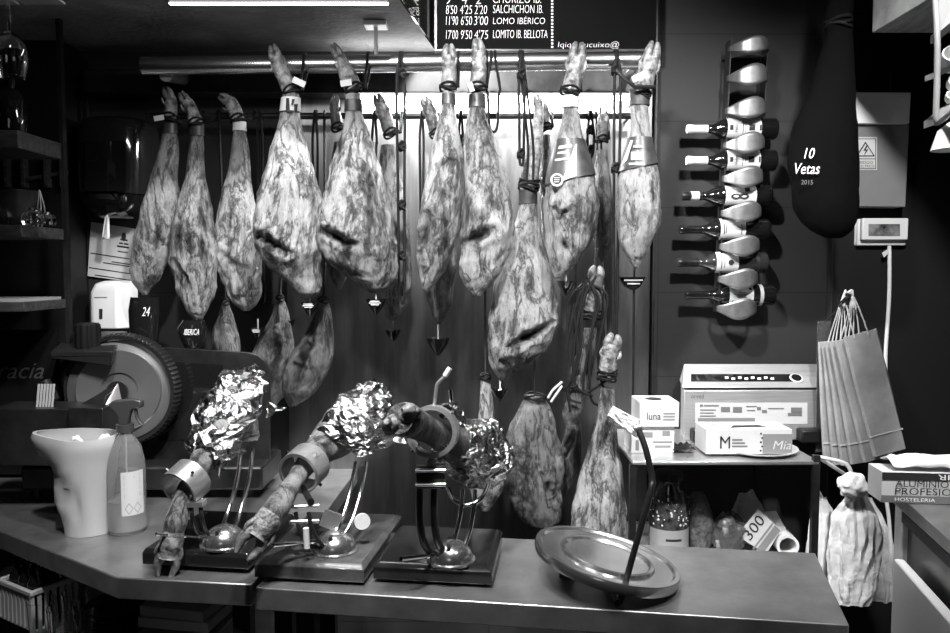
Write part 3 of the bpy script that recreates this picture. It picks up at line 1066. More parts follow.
# ============================================================ BLACKBOARD
BY = 2.60
t = thing('price_blackboard', 'black price board with white handwritten prices above the rail', 'sign', P(547, 49, BY))
a, b = P(437, 49.5, BY), P(658, 0, BY)
build(MB().span((a.x, BY, a.z), (b.x, BY + .03, 2.80)), 'board', M['slate'], t)
build(MB().span((a.x, BY - .006, a.z - .006), (b.x, BY + .03, a.z)), 'bottom_frame', M['dark_metal'], t)
build(MB().span((a.x - .008, BY - .006, a.z - .006), (a.x, BY + .03, 2.80)), 'left_frame', M['dark_metal'], t)
build(MB().span((b.x - .006, BY - .006, a.z - .006), (b.x, BY + .03, 2.80)), 'right_frame', M['dark_metal'], t)
tY = BY - .0015
rows = [(-6, 3, [('9', 446, 451), ('4', 462, 467), ('2', 476, 481)], 'CHORIZO IB.', 493, 541),
        (5, 13, [("8'50", 446, 457), ("4'25", 460, 472), ("2'20", 474.5, 487)], 'SALCHICHON IB.', 493, 543),
        (16, 24, [("11'90", 446, 458), ("6'50", 461, 472), ("3'00", 474, 488)], 'LOMO IBÉRICO', 493, 545),
        (30, 38, [("17'00", 446, 458), ("9'50", 461, 472), ("4'75", 474.5, 488)], 'LOMITO IB. BELLOTA', 493, 547.5)]
for y0, y1, nums, nm, x0, x1 in rows:
    for s_, a_, b_ in nums:
        ptext(t, s_, a_, y0, b_, y1 + 1, tY, M['chalk'], .1)
    ptext(t, nm, x0, y0, x1, y1, tY, M['chalk'], .08)
prects(t, 'dotted_line', [(551.2, y, 553.2, y + 1.8) for y in [i * 3.3 - 30 for i in range(24)]], tY, M['chalk'])
ptext(t, 'Iqiqu pucuixo@', 558, 41.5, 619, 49, tY, M['chalk'], .12)

# ============================================================ LEFT SHELVES
WX = -1.265
for (yt, ylo, txt) in ((130, 148, 'topmost dark wood shelf at the left edge'), (225, 237, 'middle dark wood shelf at the left edge carrying crystal pieces'), (302, 312, 'lowest dark wood shelf at the left edge with a bright strip on top')):
    a = P(38, yt, 2.13)
    b = P(38, ylo, 2.13)
    o = solo(MB().span((-1.95, 2.13, b.z), (WX, 2.35, a.z)), 'wall_shelf', M['wood'], txt, 'shelf', 'wood shelves on the left', bevel=.002)
    if yt == 302:
        s3z = a.z
    if yt == 225:
        s2z = a.z
    if yt == 130:
        s1z = a.z
solo(MB().span((-1.95, 2.14, s3z), (WX - .01, 2.34, s3z + .008)), 'shelf_mat', M['grey_metal'], 'thin pale mat lying on the lowest wood shelf', 'mat')
t = thing('shelf_upright', 'slim vertical metal post at the back corner of the wood shelves', 'post', (WX - .0, 2.37, .89))
build(MB().span((WX - .006, 2.352, .9), (WX + .006, 2.372, 2.36)), 'post', M['dark_metal'], t)
# glassware hanging at upper left


def wine_glass(c, s=1., up=True):
    d = 1 if up else -1
    pr = [(.033, 0), (.033, .002), (.006, .006), (.004, .02), (.0038, .085), (.006, .093), (.022, .104), (.036, .125), (.042, .15), (.041, .175), (.034, .21), (.0325, .21), (.0395, .175), (.0405, .15), (.0345, .126), (.02, .106), (.001, .098)]
    return MB().lathe([(r * s, z * s * d) for r, z in pr], c, n=40)


gz = P(8, -6, 1.72).z
c = P(8, -6, 1.72)
tg = thing('glass_rack', 'glass hanger rail at the upper left corner with a wine glass hung upside down', 'rack', (c.x - .1, 1.72, gz))
build(MB().span((c.x - .3, 1.67, gz - .006), (c.x - .006, 1.77, gz - .0015)).span((c.x + .007, 1.67, gz - .006), (c.x + .1, 1.77, gz - .0015)), 'rail', M['grey_metal'], tg)
build(MB().tube([(c.x + .06, 1.72, gz - .002), (c.x + .06, 1.76, 2.361)], .004, 8), 'hanger', M['grey_metal'], tg)
o = solo(wine_glass(c + V((0, 0, .0004)), .86, False), 'wine_glass', M['glass'], 'clear wine glass hanging upside down at the upper left', 'glass')
solo(wine_glass(c + V((-.11, .01, .0004)), .86, False), 'wine_glass', M['glass'], 'second upside-down wine glass cut by the left edge', 'glass')
# bottle on top shelf
c = P(12, 130, 2.2)
c.z = s1z
t = thing('liquor_bottle', 'dark bottle with a small pale label standing on the topmost wood shelf', 'bottle', c)
build(MB().lathe([(.0, 0), (.038, 0), (.04, .01), (.04, .09), (.03, .115), (.014, .13), (.013, .16), (.0, .16)], c, n=32), 'glass', M['dark_glass'], t)
build(MB().box(c + V((-.03, -.041, .05)), (.03, .002, .03), Matrix.Rotation(.78, 3, 'Y')), 'label', M['grey_paper'], t)
c = P(40, 128, 2.25)
c.z = s1z
solo(MB().lathe([(.0, 0), (.016, 0), (.017, .08), (.015, .08), (.014, .004), (.0, .004)], c + V((-.07, 0, 0)), n=24), 'glass_tumbler', M['glass'], 'narrow clear tumbler on the topmost wood shelf', 'glass')
# crystal and bowl on the middle shelf
c = P(16, 224, 2.2)
c.z = s2z
solo(MB().lathe([(.0, 0), (.03, 0), (.034, .006), (.04, .03), (.052, .07), (.058, .1), (.06, .102), (.054, .1), (.045, .06), (.03, .02), (.0, .012)], c, n=40), 'metal_bowl', M['dark_metal'], 'dark metal bowl on the middle wood shelf', 'bowl')
cx_ = [(5, 216, .024), (24, 215, .022), (34, 213, .027), (44, 215, .021)]
for i, (px, py, r) in enumerate(cx_):
    c = P(px, 224, 2.15)
    mb = MB().lathe([(.001, 0), (r * .8, r * .15), (r, r * .8), (r * .75, r * 1.5), (r * .3, r * 1.9), (.001, r * 1.95)], V((c.x, 2.15 + .025 * (i % 2), s2z)), n=9)
    solo(mb, 'crystal_stopper', M['glass'], ['faceted crystal piece at the left end of the middle shelf', 'small faceted crystal piece in front of the metal bowl', 'largest faceted crystal piece in the crystal row on the middle shelf', 'faceted crystal piece nearest the shelf end'][i], 'crystal', 'crystal pieces on the middle shelf', smooth=False)
t = thing('peg_rack', 'dim rack of upright wooden pegs on a slanted bar behind the metal bowl', 'rack', P(40, 200, 2.40))
build(MB().tube([P(28, 179, 2.552), P(68, 172, 2.56)], .007, 8), 'bar', M['wood'], t)
for px in (6, 23, 46, 62):
    build(MB().span(P(px - 2, 187, 2.54), P(px + 2, 158, 2.552) + V((0, .018, 0))), 'peg', M['wood'], t)
t = thing('wire_whisk', 'dark wire loops standing at the end of the middle wood shelf', 'wire holder', (-1.295, 2.27, s2z))
for k in range(3):
    c = V((-1.30, 2.25, s2z))
    build(MB().tube(spline([c + V((.0, .02 * k, 0)), c + V((.012, .02 * k, .05)), c + V((.02 - .01 * k, .02 * k, .11))], 5), .002, 6), 'wire', M['steel'], t)
# faint sign
t = thing('wall_sign', 'dark sign with dim flowing script below the lowest wood shelf', 'sign', P(10, 410, 2.36))
build(MB().span((-1.95, 2.36, P(0, 408, 2.36).z), (P(56, 340, 2.36).x, 2.38, P(0, 330, 2.36).z)), 'panel', M['gloss_black'], t)
ptext(t, 'gracia', -16, 363, 44, 384, 2.3585, M['sign_dark'], .35)

# ============================================================ DISPENSERS
t = thing('towel_dispenser', 'large glossy black paper towel dispenser on the wall', 'dispenser', P(113, 217, 2.6))
YD = 2.69


def dshape(xa, xb, y, dep):
    a_, b_ = P(xa, y, 2.6), P(xb, y, 2.6)
    cx, hw, z = (a_.x + b_.x) / 2, (b_.x - a_.x) / 2, a_.z
    pts = [V((cx + hw, YD, z))]
    for k in range(17):
        th = PI * k / 16
        pts.append(V((cx + hw * math.copysign(abs(math.cos(th)) ** .55, math.cos(th)), YD - .05 - (dep - .05) * math.sin(th) ** .75, z)))
    pts.append(V((cx - hw, YD, z)))
    return pts


build(MB().loft([dshape(98, 128, 117, .09), dshape(88, 140, 118.5, .13), dshape(82, 146, 122, .16), dshape(80, 148, 132, .17), dshape(80, 148, 165, .175), dshape(81, 147, 195, .17)]), 'cover', M['smoke'], t, angle=60)
build(MB().loft([dshape(82, 146, 196, .165), dshape(84, 144, 205, .15), dshape(90, 138, 213, .12), dshape(98, 130, 218, .1)]), 'base', M['gloss_black'], t, angle=60)
build(MB().grid(lambda u, v: P(85 + 41 * u, 141 + 50 * v, 2.69 - .178 - .006 * math.sin(PI * u)), 10, 2), 'window', M['gloss_black'], t)
pt = spline([P(108, 216, 2.6), P(107, 224, 2.595), P(104, 238, 2.60)], 6)
build(MB().grid(lambda u, v: P(105.5 + 3.5 * u + (-3.5 if u < .5 else 0.5) * v, 215 + 24 * v, 2.585 + .008 * math.sin(u * 9)), 8, 8), 'paper_towel_end', M['white_paper'], t, solid=.0015)
# notice under it
t = thing('wall_notice', 'light grey notice with an emblem and dark lines under the towel dispenser', 'sign', P(111, 280, 2.69))
q = [P(91, 222, 2.688), P(137, 229, 2.688), P(134, 282, 2.688), P(87.5, 276, 2.688)]
build(MB().prism(q, (0, .008, 0)), 'board', M['grey_paper'], t)


def nq(u, v):
    return q[0] + (q[1] - q[0]) * u + (q[3] - q[0]) * v + V((0, -.0012, 0))


mb = MB()
for u0, u1, v in ((.62, .84, .45), (.03, .95, .56), (.5, .95, .66), (.32, .95, .70), (.02, .95, .83), (.16, .96, .95)):
    mb.quad(nq(u0, v + .018), nq(u1, v + .018), nq(u1, v), nq(u0, v))
build(mb, 'printed_line', M['ink'], t, smooth=False)
mb = MB().prism([nq(.70 + .05 * math.cos(k) + .03, .18 + .08 * math.sin(k)) for k in [i * 2 * PI / 14 for i in range(14)]], (0, -.0004, 0))
for u0, u1, v in ((.66, .71, .22), (.75, .82, .22), (.64, .72, .29), (.74, .84, .29), (.60, .86, .35)):
    mb.quad(nq(u0, v + .03), nq(u1, v + .03), nq(u1, v), nq(u0, v))
build(mb, 'emblem', M['ink'], t, smooth=False)
t = thing('soap_dispenser', 'white soap dispenser on the wall below the notice', 'dispenser', P(105, 330, 2.62))


def sshape(xa, xb, y, dep):
    a_, b_ = P(xa, y, 2.6), P(xb, y, 2.6)
    return [V((a_.x, YD, a_.z)), V((b_.x, YD, a_.z)), V((b_.x, YD - dep * .6, a_.z)), V((b_.x - .03, YD - dep, a_.z)), V((a_.x + .012, YD - dep, a_.z)), V((a_.x, YD - dep + .012, a_.z))]


build(MB().loft([sshape(97, 122, 281, .05), sshape(92, 126, 284, .085), sshape(90, 127, 292, .1), sshape(90, 126, 329, .1)]), 'body', M['white'], t, bevel=.006)
prects(t, 'level_window', [(99, 309, 102.5, 319)], 2.69 - .102, M['ink'])
prects(t, 'lid_line', [(94, 297, 107, 297.7)], 2.69 - .102, M['grey_ink'])

# ============================================================ COUNTERS
CZ = .89
FL, FR, BR, BL = V((-.492, 1.662, 0)), V((.75, 1.482, 0)), V((.856, 1.872, 0)), V((-.437, 2.05, 0))
EX = (FR - FL).normalized()
EY_ = V((-EX.y, EX.x, 0))


def slab(pts, z0, z1):
    return MB().prism([V((p[0], p[1], z0)) for p in pts], (0, 0, z1 - z0))


t = thing('steel_counter', 'right stainless steel counter section carrying the round tray', 'counter', (.2, 1.75, 0))
build(slab([FL, FR, BR, BL], CZ - .052, CZ), 'worktop', M['steel_top'], t, bevel=.003)
for u, v in ((.04, .12), (.95, .12), (.04, .88), (.95, .88)):
    p = FL + (FR - FL) * u + (BL - FL) * v
    build(MB().span((p.x - .02, p.y - .02, 0), (p.x + .02, p.y + .02, CZ - .052)), 'leg', M['dark_metal'], t, label=None)
build(slab([FL + EY_ * .06 + EX * .03, FR + EY_ * .06 - EX * .04, BR - EY_ * .03 - EX * .04, BL - EY_ * .03 + EX * .03], .30, .32), 'undershelf', M['dark_metal'], t)
t = thing('steel_counter', 'left stainless steel counter section with an angled corner, under the slicer', 'counter', (-1.0, 2.1, 0))
LP = [V((-.505, 1.676, 0)), V((-.827, 1.715, 0)), V((-1.25, 2.0, 0)), V((-1.7, 2.3, 0)), V((-1.7, 2.565, 0)), V((-1.368, 2.565, 0)), V((-1.368, 2.69, 0)), V((-.42, 2.69, 0)), V((-.443, 2.06, 0))]
build(slab(LP, CZ - .05, CZ + .001), 'worktop', M['steel_top'], t, bevel=.003)
for p in ((-.54, 1.73), (-.54, 2.6), (-1.33, 2.6), (-1.5, 2.3)):
    build(MB().span((p[0] - .02, p[1] - .02, 0), (p[0] + .02, p[1] + .02, CZ - .05)), 'leg', M['dark_metal'], t)
US = .66
UP = [V((-.52, 1.72, 0)), V((-.80, 1.76, 0)), V((-1.22, 2.04, 0)), V((-1.6, 2.3, 0)), V((-1.36, 2.42, 0)), V((-1.36, 2.66, 0)), V((-.47, 2.66, 0))]
build(slab(UP, US - .02, US), 'undershelf', M['light_metal'], t)

# --- things on the shelf under the left counter
c = V((-1.19, 2.02, US))
t = thing('plastic_crate', 'pale slotted plastic crate holding dark bottles under the left counter corner', 'crate', c)
rz = Matrix.Rotation(-.55, 3, 'Z')
W_, D_, H_ = .16, .12, .10
mb = MB()
for k in range(9):
    for sy in (-1, 1):
        mb.box(c + rz @ V((-W_ / 2 + W_ * k / 8, sy * D_ / 2, H_ / 2)), (.011, .004, H_), rz)
for k in range(7):
    for sx in (-1, 1):
        mb.box(c + rz @ V((sx * W_ / 2, -D_ / 2 + D_ * k / 6, H_ / 2)), (.004, .011, H_), rz)
mb.box(c + V((0, 0, .003)), (W_, D_, .006), rz)
build(mb, 'body', M['grey_metal'], t)
mb = MB()
for sy in (-1, 1):
    mb.box(c + rz @ V((0, sy * D_ / 2, H_)), (W_ + .016, .012, .014), rz)
for sx in (-1, 1):
    mb.box(c + rz @ V((sx * W_ / 2, 0, H_)), (.012, D_, .014), rz)
build(mb, 'rim', M['grey_metal'], t, bevel=.003)
for i, (dx, dy) in enumerate(((-.045, -.03), (0, -.03), (.045, -.03), (-.045, .025), (0, .025), (.045, .025))):
    p = c + rz @ V((dx, dy, .006))
    solo(MB().lathe([(.0, 0), (.018, 0), (.02, .01), (.02, .105), (.009, .13), (.009, .155), (.0, .157)], p, n=20), 'small_bottle', M['dark_glass'],
         ['small dark bottle at the near left of the pale crate', 'small dark bottle at the near middle of the pale crate', 'small dark bottle at the near right of the pale crate', 'small dark bottle at the far left of the pale crate', 'small dark bottle at the far middle of the pale crate', 'small dark bottle at the far right of the pale crate'][i], 'bottle', 'small bottles in the crate')
gl = [(42, 622, 1.88), (62, 626, 1.84), (76, 615, 1.93), (88, 627, 1.86), (100, 616, 1.97)]
for i, (px, py, Y) in enumerate(gl):
    p = P(px, py, Y)
    p.z = US
    solo(MB().lathe([(.0, 0), (.024, 0), (.028, .01), (.034, .105), (.032, .105), (.026, .012), (.0, .01)], p, n=28), 'glass_tumbler', M['glass'],
         ['clear tumbler beside the pale crate under the counter', 'clear tumbler nearest the viewer in the tumbler cluster', 'clear tumbler at the back of the tumbler cluster', 'clear tumbler second from the right in the tumbler cluster', 'clear tumbler at the right end of the tumbler cluster'][i], 'glass', 'tumblers under the left counter')
for i in range(5):
    p = P(122, 625, 1.93)
    p.z = US + .016 * i + .0
    solo(MB().lathe([(.0, 0), (.05, 0), (.085, .013), (.086, .015), (.05, .004), (.0, .003)], p, n=40), 'dark_plate', M['black'],
         ['bottom', 'second lowest', 'middle', 'second highest', 'top'][i] + ' dark plate of the stack right of the tumblers under the counter', 'plate', 'stacked dark plates')
for i in range(3):
    p = P(180, 632, 1.83)
    rzz = Matrix.Rotation(-.12 - .05 * i, 3, 'Z')
    solo(MB().box(V((p.x, p.y + .06, US + .042 + .028 * i + (.0 if i else -.014)) if i else V((p.x, p.y + .06, US + .021))), (.2 - .012 * i, .15, .026 if i else .042), rzz), 'menu_folder', M['bluegrey'],
         ['lowest', 'middle', 'topmost'][i] + ' grey menu folder of the stack beside the dark plates', 'folder', 'folders under the counter', bevel=.002)

# ============================================================ SLICER
t = thing('meat_slicer', 'large dark meat slicer with round blade at the left of the counter', 'slicer', P(130, 500, 2.36))
bz0 = CZ + .03
body = MB()
a, b = P(21, 489, 2.31), P(262, 467, 2.31)
body.span((a.x, 2.31, bz0), (b.x, 2.55, b.z))
build(body, 'base', M['dark_metal'], t, bevel=.008)
for px in (36, 245):
    for yy in (2.345, 2.515):
        x = P(px, 490, 2.34).x
        build(MB().lathe([(.0, CZ + .001), (.018, CZ + .001), (.014, bz0 + .004), (.0, bz0 + .004)], (x, yy, 0), n=20), 'foot', M['black'], t)
bc = P(121, 390, 2.34)
rb_ = 50 * 2.36 / F
bl = build(MB().lathe([(.0, 0), (rb_ * .35, 0), (rb_ * .36, .006), (rb_ * .8, .012), (rb_ * .82, .002), (rb_, -.004), (rb_, -.008), (.0, -.012)], bc + V((0, -.01, 0)), (.12, -1, .05), 72), 'blade', M['blade'], t)
build(MB().lathe([(.0, 0), (rb_ * .2, 0), (rb_ * .2, .01), (.0, .01)], bc + V((.0, -.02, 0)), (.12, -1, .05), 24), 'blade_hub', M['dark_metal'], bl)
rg = MB()
n = 150
pr = []
for k in range(n):
    th = 2 * PI * k / n
    rib = 1.0 + (.010 if k % 2 else -.010)
    rr = rb_ * 1.13 * rib
    ex_, ez_ = math.cos(th), math.sin(th)
    pr.append([bc + V((ex_ * rb_ * 1.02, -.012, ez_ * rb_ * 1.02)), bc + V((ex_ * rr * .97, -.014, ez_ * rr * .97)), bc + V((ex_ * rr, -.002, ez_ * rr)), bc + V((ex_ * rr, .035, ez_ * rr)), bc + V((ex_ * rb_ * 1.02, .035, ez_ * rb_ * 1.02))])
rg.loft(pr, closed=True)
build(rg, 'blade_guard', M['guard'], t, angle=25)
build(MB().span(P(85, 440, 2.425) + V((0, 0, 0)), P(165, 350, 2.54)), 'motor_housing', M['dark_metal'], t, bevel=.02)
# top cover and knob
a, b, c, d = P(50, 352, 2.27), P(112, 351, 2.27), P(126, 331, 2.50), P(74, 331, 2.50)
cov = MB().prism([a, b, c, d], (0, 0, -.016))
e0, e1, e2, e3 = b, c, c + V((-.01, 0, -.05)), b + V((-.012, 0, -.045))
cov.prism([e0, e1, e2, e3], (.006, 0, 0))
cov.prism([a, b, b + V((-.012, .002, -.045)), a + V((.0, .002, -.02))], (0, .006, 0))
build(cov, 'top_cover', M['dark_metal'], t, bevel=.003)
kc = P(88, 345, 2.33)
kn = []
for k in range(48):
    th = 2 * PI * k / 48
    r = .037 * (1 + (.05 if k % 4 < 2 else -.02))
    kn.append((r * math.cos(th), r * math.sin(th)))
build(MB().loft([[kc + V((x * .96, y * .96, -.008)) for x, y in kn], [kc + V((x, y, .0)) for x, y in kn], [kc + V((x * .95, y * .95, .062)) for x, y in kn], [kc + V((x * .8, y * .8, .068)) for x, y in kn]]), 'knob', M['black'], t, angle=30)
# arm of the cover to left side of the blade
build(MB().tube(spline([P(58, 352, 2.40), P(50, 375, 2.40), P(55, 405, 2.40), P(68, 430, 2.40)], 8), .018, 10), 'side_arm', M['dark_metal'], t)
# carriage and front tray
a, b = P(0, 466, 2.17), P(86, 409, 2.17)
build(MB().span((a.x - .03, 2.17, a.z), (b.x, 2.30, b.z)), 'front_tray', M['dark_metal'], t, bevel=.003)
a, b = P(70, 466, 2.15), P(103, 408, 2.15)
kb = build(MB().span((a.x, 2.15, a.z), (b.x, 2.30, b.z)), 'knob_box', M['dark_metal'], t, bevel=.003)
kk = P(84, 434, 2.15)
build(MB().lathe([(.0, 0), (.019, 0), (.019, .006), (.014, .008), (.014, .035), (.018, .04), (.016, .052), (.0, .054)], kk, (-.35, -1, -.25), 28), 'chrome_knob', M['chrome'], kb)
build(MB().loft([[P(70, 410, 2.2), P(104, 408, 2.2), P(122, 405, 2.3), P(100, 405, 2.34)], [P(95, 396, 2.24), P(105, 396, 2.24), P(118, 387, 2.3), P(112, 385, 2.34)]]), 'meat_pusher', M['dark_metal'], t, bevel=.002)
build(MB().prism([P(103, 409, 2.19), P(117, 384, 2.28), P(122, 407, 2.28)], (0.002, .003, 0)), 'pusher_blade', M['steel'], t)
build(MB().tube([P(52, 400, 2.24), P(45, 380, 2.24)], [.02, .014], 12), 'ridged_handle', M['dark_metal'], t)
for k in range(6):
    build(MB().tube([P(37 + k * 3, 408, 2.205), P(39 + k * 3, 384, 2.225)], .0035, 6), 'rib', M['grey_metal'], t)
# large back plate
pl = [(140, 346), (200, 349.5), (248, 352.5), (258, 355), (265, 361), (269, 369), (270, 380), (270, 466), (140, 466)]
build(MB().prism([P(x, y, 2.41) for x, y in pl], (0, .012, 0)), 'gauge_plate', M['dark_metal'], t, bevel=.002)
build(MB().prism([P(158, 366, 2.408), P(163, 361, 2.408), P(222, 365, 2.408), P(225, 370, 2.408), P(225, 440, 2.408), P(158, 440, 2.408)], (0, .003, 0)), 'recess_panel', M['gloss_black'], t)

# ============================================================ JUG, SPRAY
c = onz(87, 533, CZ)
YJ = 2.03
rowsj = [(441, 34, 117), (446, 31, 119), (452, 33, 119), (460, 39, 117), (468, 47, 116), (478, 55, 115), (490, 57, 113.5), (505, 58, 113), (518, 63, 112.5), (530, 66, 113), (537, 67, 113)]


def jug_rings(shrink):
    rg_ = []
    for i, (y, a_, b_) in enumerate(rowsj):
        core = 57 if y < 505 else a_
        cx, w_ = (max(a_, core) + b_) / 2, (b_ - max(a_, core)) / 2
        c_ = P(cx, y, YJ)
        s_ = YJ / F
        rr = []
        for j in range(48):
            th = 2 * PI * j / 48
            x = math.cos(th) * w_
            if x < 0:
                k = (-math.cos(th)) ** 3
                x = x - (max(a_, core) - a_) * k
            dep = math.sin(th) * w_ * .92
            q_ = c_ + V((x * s_ * shrink, dep * s_ * shrink, 0))
            q_ += V((1, 1, 0)) * noise.noise(q_ * 16) * .004
            dd = seg_dist((cx + x, y), [(50, 466), (66, 480), (88, 503)])
            if dep < 0:
                q_.y += .017 * math.exp(-(dd / 5) ** 2)
            if i < 3:
                q_.z += .008 * max(0, -math.cos(th)) - .004 * max(0, math.sin(-th))
            rr.append(q_)
        rg_.append(rr)
    return rg_


t = thing('plastic_jug', 'white plastic jug with a wide dented spout on the left counter', 'jug', P(88, 537, YJ))
outer = jug_rings(1.0)
inner = list(reversed(jug_rings(.93)))
inner = inner[1:]
inner[0] = [v.copy() for v in inner[0]]
zb = P(88, 537, YJ).z
dz = CZ + .002 - zb
for r in outer + inner:
    for v in r:
        v.z += dz
build(MB().loft(list(reversed(outer)) + list(reversed(inner))), 'body', M['translucent'], t, angle=60)
c = P(92, 447, YJ)
mb = MB()
R_ = random.Random(3)
mb.grid(lambda u, v: c + V(((u - .5) * .09, (v - .5) * .07, .018 * math.sin(u * 7 + v * 3) + .012 * noise.noise(V((u * 5, v * 5, 2))) + .012)), 14, 14)
solo(mb, 'paper_tissue', M['white_paper'], 'crumpled white tissue lying in the mouth of the jug', 'tissue', solid=.001)

c = onz(128, 534, CZ)
c.y = 2.03
c.x = P(128, 534, 2.03).x
c.z = CZ + .0015
s_ = 2.03 / F
t = thing('spray_bottle', 'half full clear spray bottle with grey trigger head beside the jug', 'spray bottle', c)
H = 104 * s_
r = 18.3 * s_
build(MB().lathe([(.0, 0), (r * .94, 0), (r, .006), (r, H * .62), (r * .95, H * .72), (r * .8, H * .84), (r * .5, H * .93), (r * .36, H * .97), (r * .36, H), (r * .30, H), (r * .3, H * .96), (r * .45, H * .92), (r * .74, H * .83), (r * .9, H * .72), (r * .95, H * .62), (r * .95, .01), (.0, .008)], c, n=48), 'bottle', M['bottle_clear'], t)
build(MB().lathe([(.0, .010), (r * .93, .011), (r * .93, H * .32), (.0, H * .32)], c, n=40), 'liquid', M['liquid'], t)
build(MB().lathe([(.0, .0), (r * .46, 0), (r * .46, .02), (.0, .02)], c + V((0, 0, H - .004)), n=32), 'collar', M['trigger'], t)
hz = H + .014
head = [(-.04, hz + .055), (-.028, hz + .066), (.03, hz + .072), (.05, hz + .066), (.05, hz + .048), (.022, hz + .042), (.014, hz + .02), (.012, hz), (-.012, hz), (-.014, hz + .025), (-.026, hz + .042)]
build(MB().prism([c + V((x, -.012, z)) for x, z in head], (0, .024, 0)), 'trigger_head', M['trigger'], t, bevel=.004)
build(MB().tube(spline([c + V((.03, 0, hz + .046)), c + V((.034, 0, hz + .02)), c + V((.048, 0, hz + .0))], 5), .004, 8, flat=1.8), 'trigger', M['trigger'], t)
build(MB().tube([c + V((0, 0, hz)), c + V((.004, 0, .03))], .0025, 6), 'dip_tube', M['white'], t)
lab = build(MB().grid(lambda u, v: c + V((math.sin(.15 + u * 1.25) * r * 1.01, -math.cos(.15 + u * 1.25) * r * 1.01, .055 + v * .118)), 16, 2), 'label', M['card'], t)


def labp(u, v):
    return c + V((math.sin(.15 + u * 1.25) * r * 1.018, -math.cos(.15 + u * 1.25) * r * 1.018, .055 + v * .118))


mb = MB()
for v in (.9, .86, .8, .74, .7, .62, .58, .48, .45, .42):
    mb.quad(labp(.12, v), labp(.8 if v != .86 else .55, v), labp(.8 if v != .86 else .55, v + .026), labp(.12, v + .026))
for u0 in (.3, .66):
    for a_, b_ in (((0, .13), (.17, 0)), ((.17, 0), (0, -.13)), ((0, -.13), (-.17, 0)), ((-.17, 0), (0, .13))):
        mb.quad(labp(u0 + a_[0], .16 + a_[1]), labp(u0 + b_[0], .16 + b_[1]), labp(u0 + b_[0] * .86, .16 + b_[1] * .86), labp(u0 + a_[0] * .86, .16 + a_[1] * .86))
build(mb, 'printed_line', M['grey_ink'], lab, smooth=False)


# ============================================================ HAM HOLDERS
def board(t, pts, z0, z1, m, inset=.018):
    pts = [V((p[0], p[1], 0)) for p in pts]
    c_ = sum(pts, V((0, 0, 0))) / 4
    top = [p + (c_ - p).normalized() * inset for p in pts]
    mb = MB().loft([[V((p.x, p.y, z0)) for p in pts], [V((p.x, p.y, z1 - .010)) for p in pts], [V((p.x, p.y, z1)) for p in top]])
    o = build(mb, 'board', m, t, bevel=.002)
    for p in pts:
        q_ = p + (c_ - p).normalized() * .05
        build(MB().lathe([(.0, CZ + .001), (.014, CZ + .001), (.016, z0 + .002), (.0, z0 + .002)], (q_.x, q_.y, 0), n=16), 'rubber_foot', M['black'], o)


def dome(t, c, r):
    pr = [(r * 1.12, 0), (r * 1.12, .004), (r, .006)] + [(r * math.cos(k * PI / 2 / 10), .006 + r * .82 * math.sin(k * PI / 2 / 10)) for k in range(1, 11)]
    o = build(MB().lathe([(.0, 0)] + pr, c, n=48), 'pivot_dome', M['lid'], t)
    build(MB().box(c + V((-.004, -.004, r * .45)), (.008, r * 1.3, r * .85)), 'pivot_slot', M['ink'], o)
    return o


def ring(t, c, axis, r, ln, thick=.006, pins=True):
    o = build(MB().lathe([(r, 0), (r, ln), (r - thick, ln), (r - thick, 0), (r, 0)], c, axis, 56), 'clamp_ring', M['steel'], t)
    if pins:
        ax = V(axis).normalized()
        u = ax.cross(V((0, 0, 1))).normalized()
        v = u.cross(ax)
        for k in range(4):
            th = PI / 4 + k * PI / 2
            d_ = u * math.cos(th) + v * math.sin(th)
            build(MB().tube([c + ax * ln * .45 + d_ * (r + .007), c + ax * ln * .45 + d_ * (r - .016)], .004, 8), 'clamp_screw', M['chrome'], o)
    return o


def rods(t, pts, gap, r=.0055, name='support_rod', m='chrome'):
    for sgn in (-1, 1):
        cu = spline([V(p) + V((sgn * gap / 2, 0, 0)) for p in pts], 8)
        build(MB().tube(cu, r, 10), name, M[m], t)


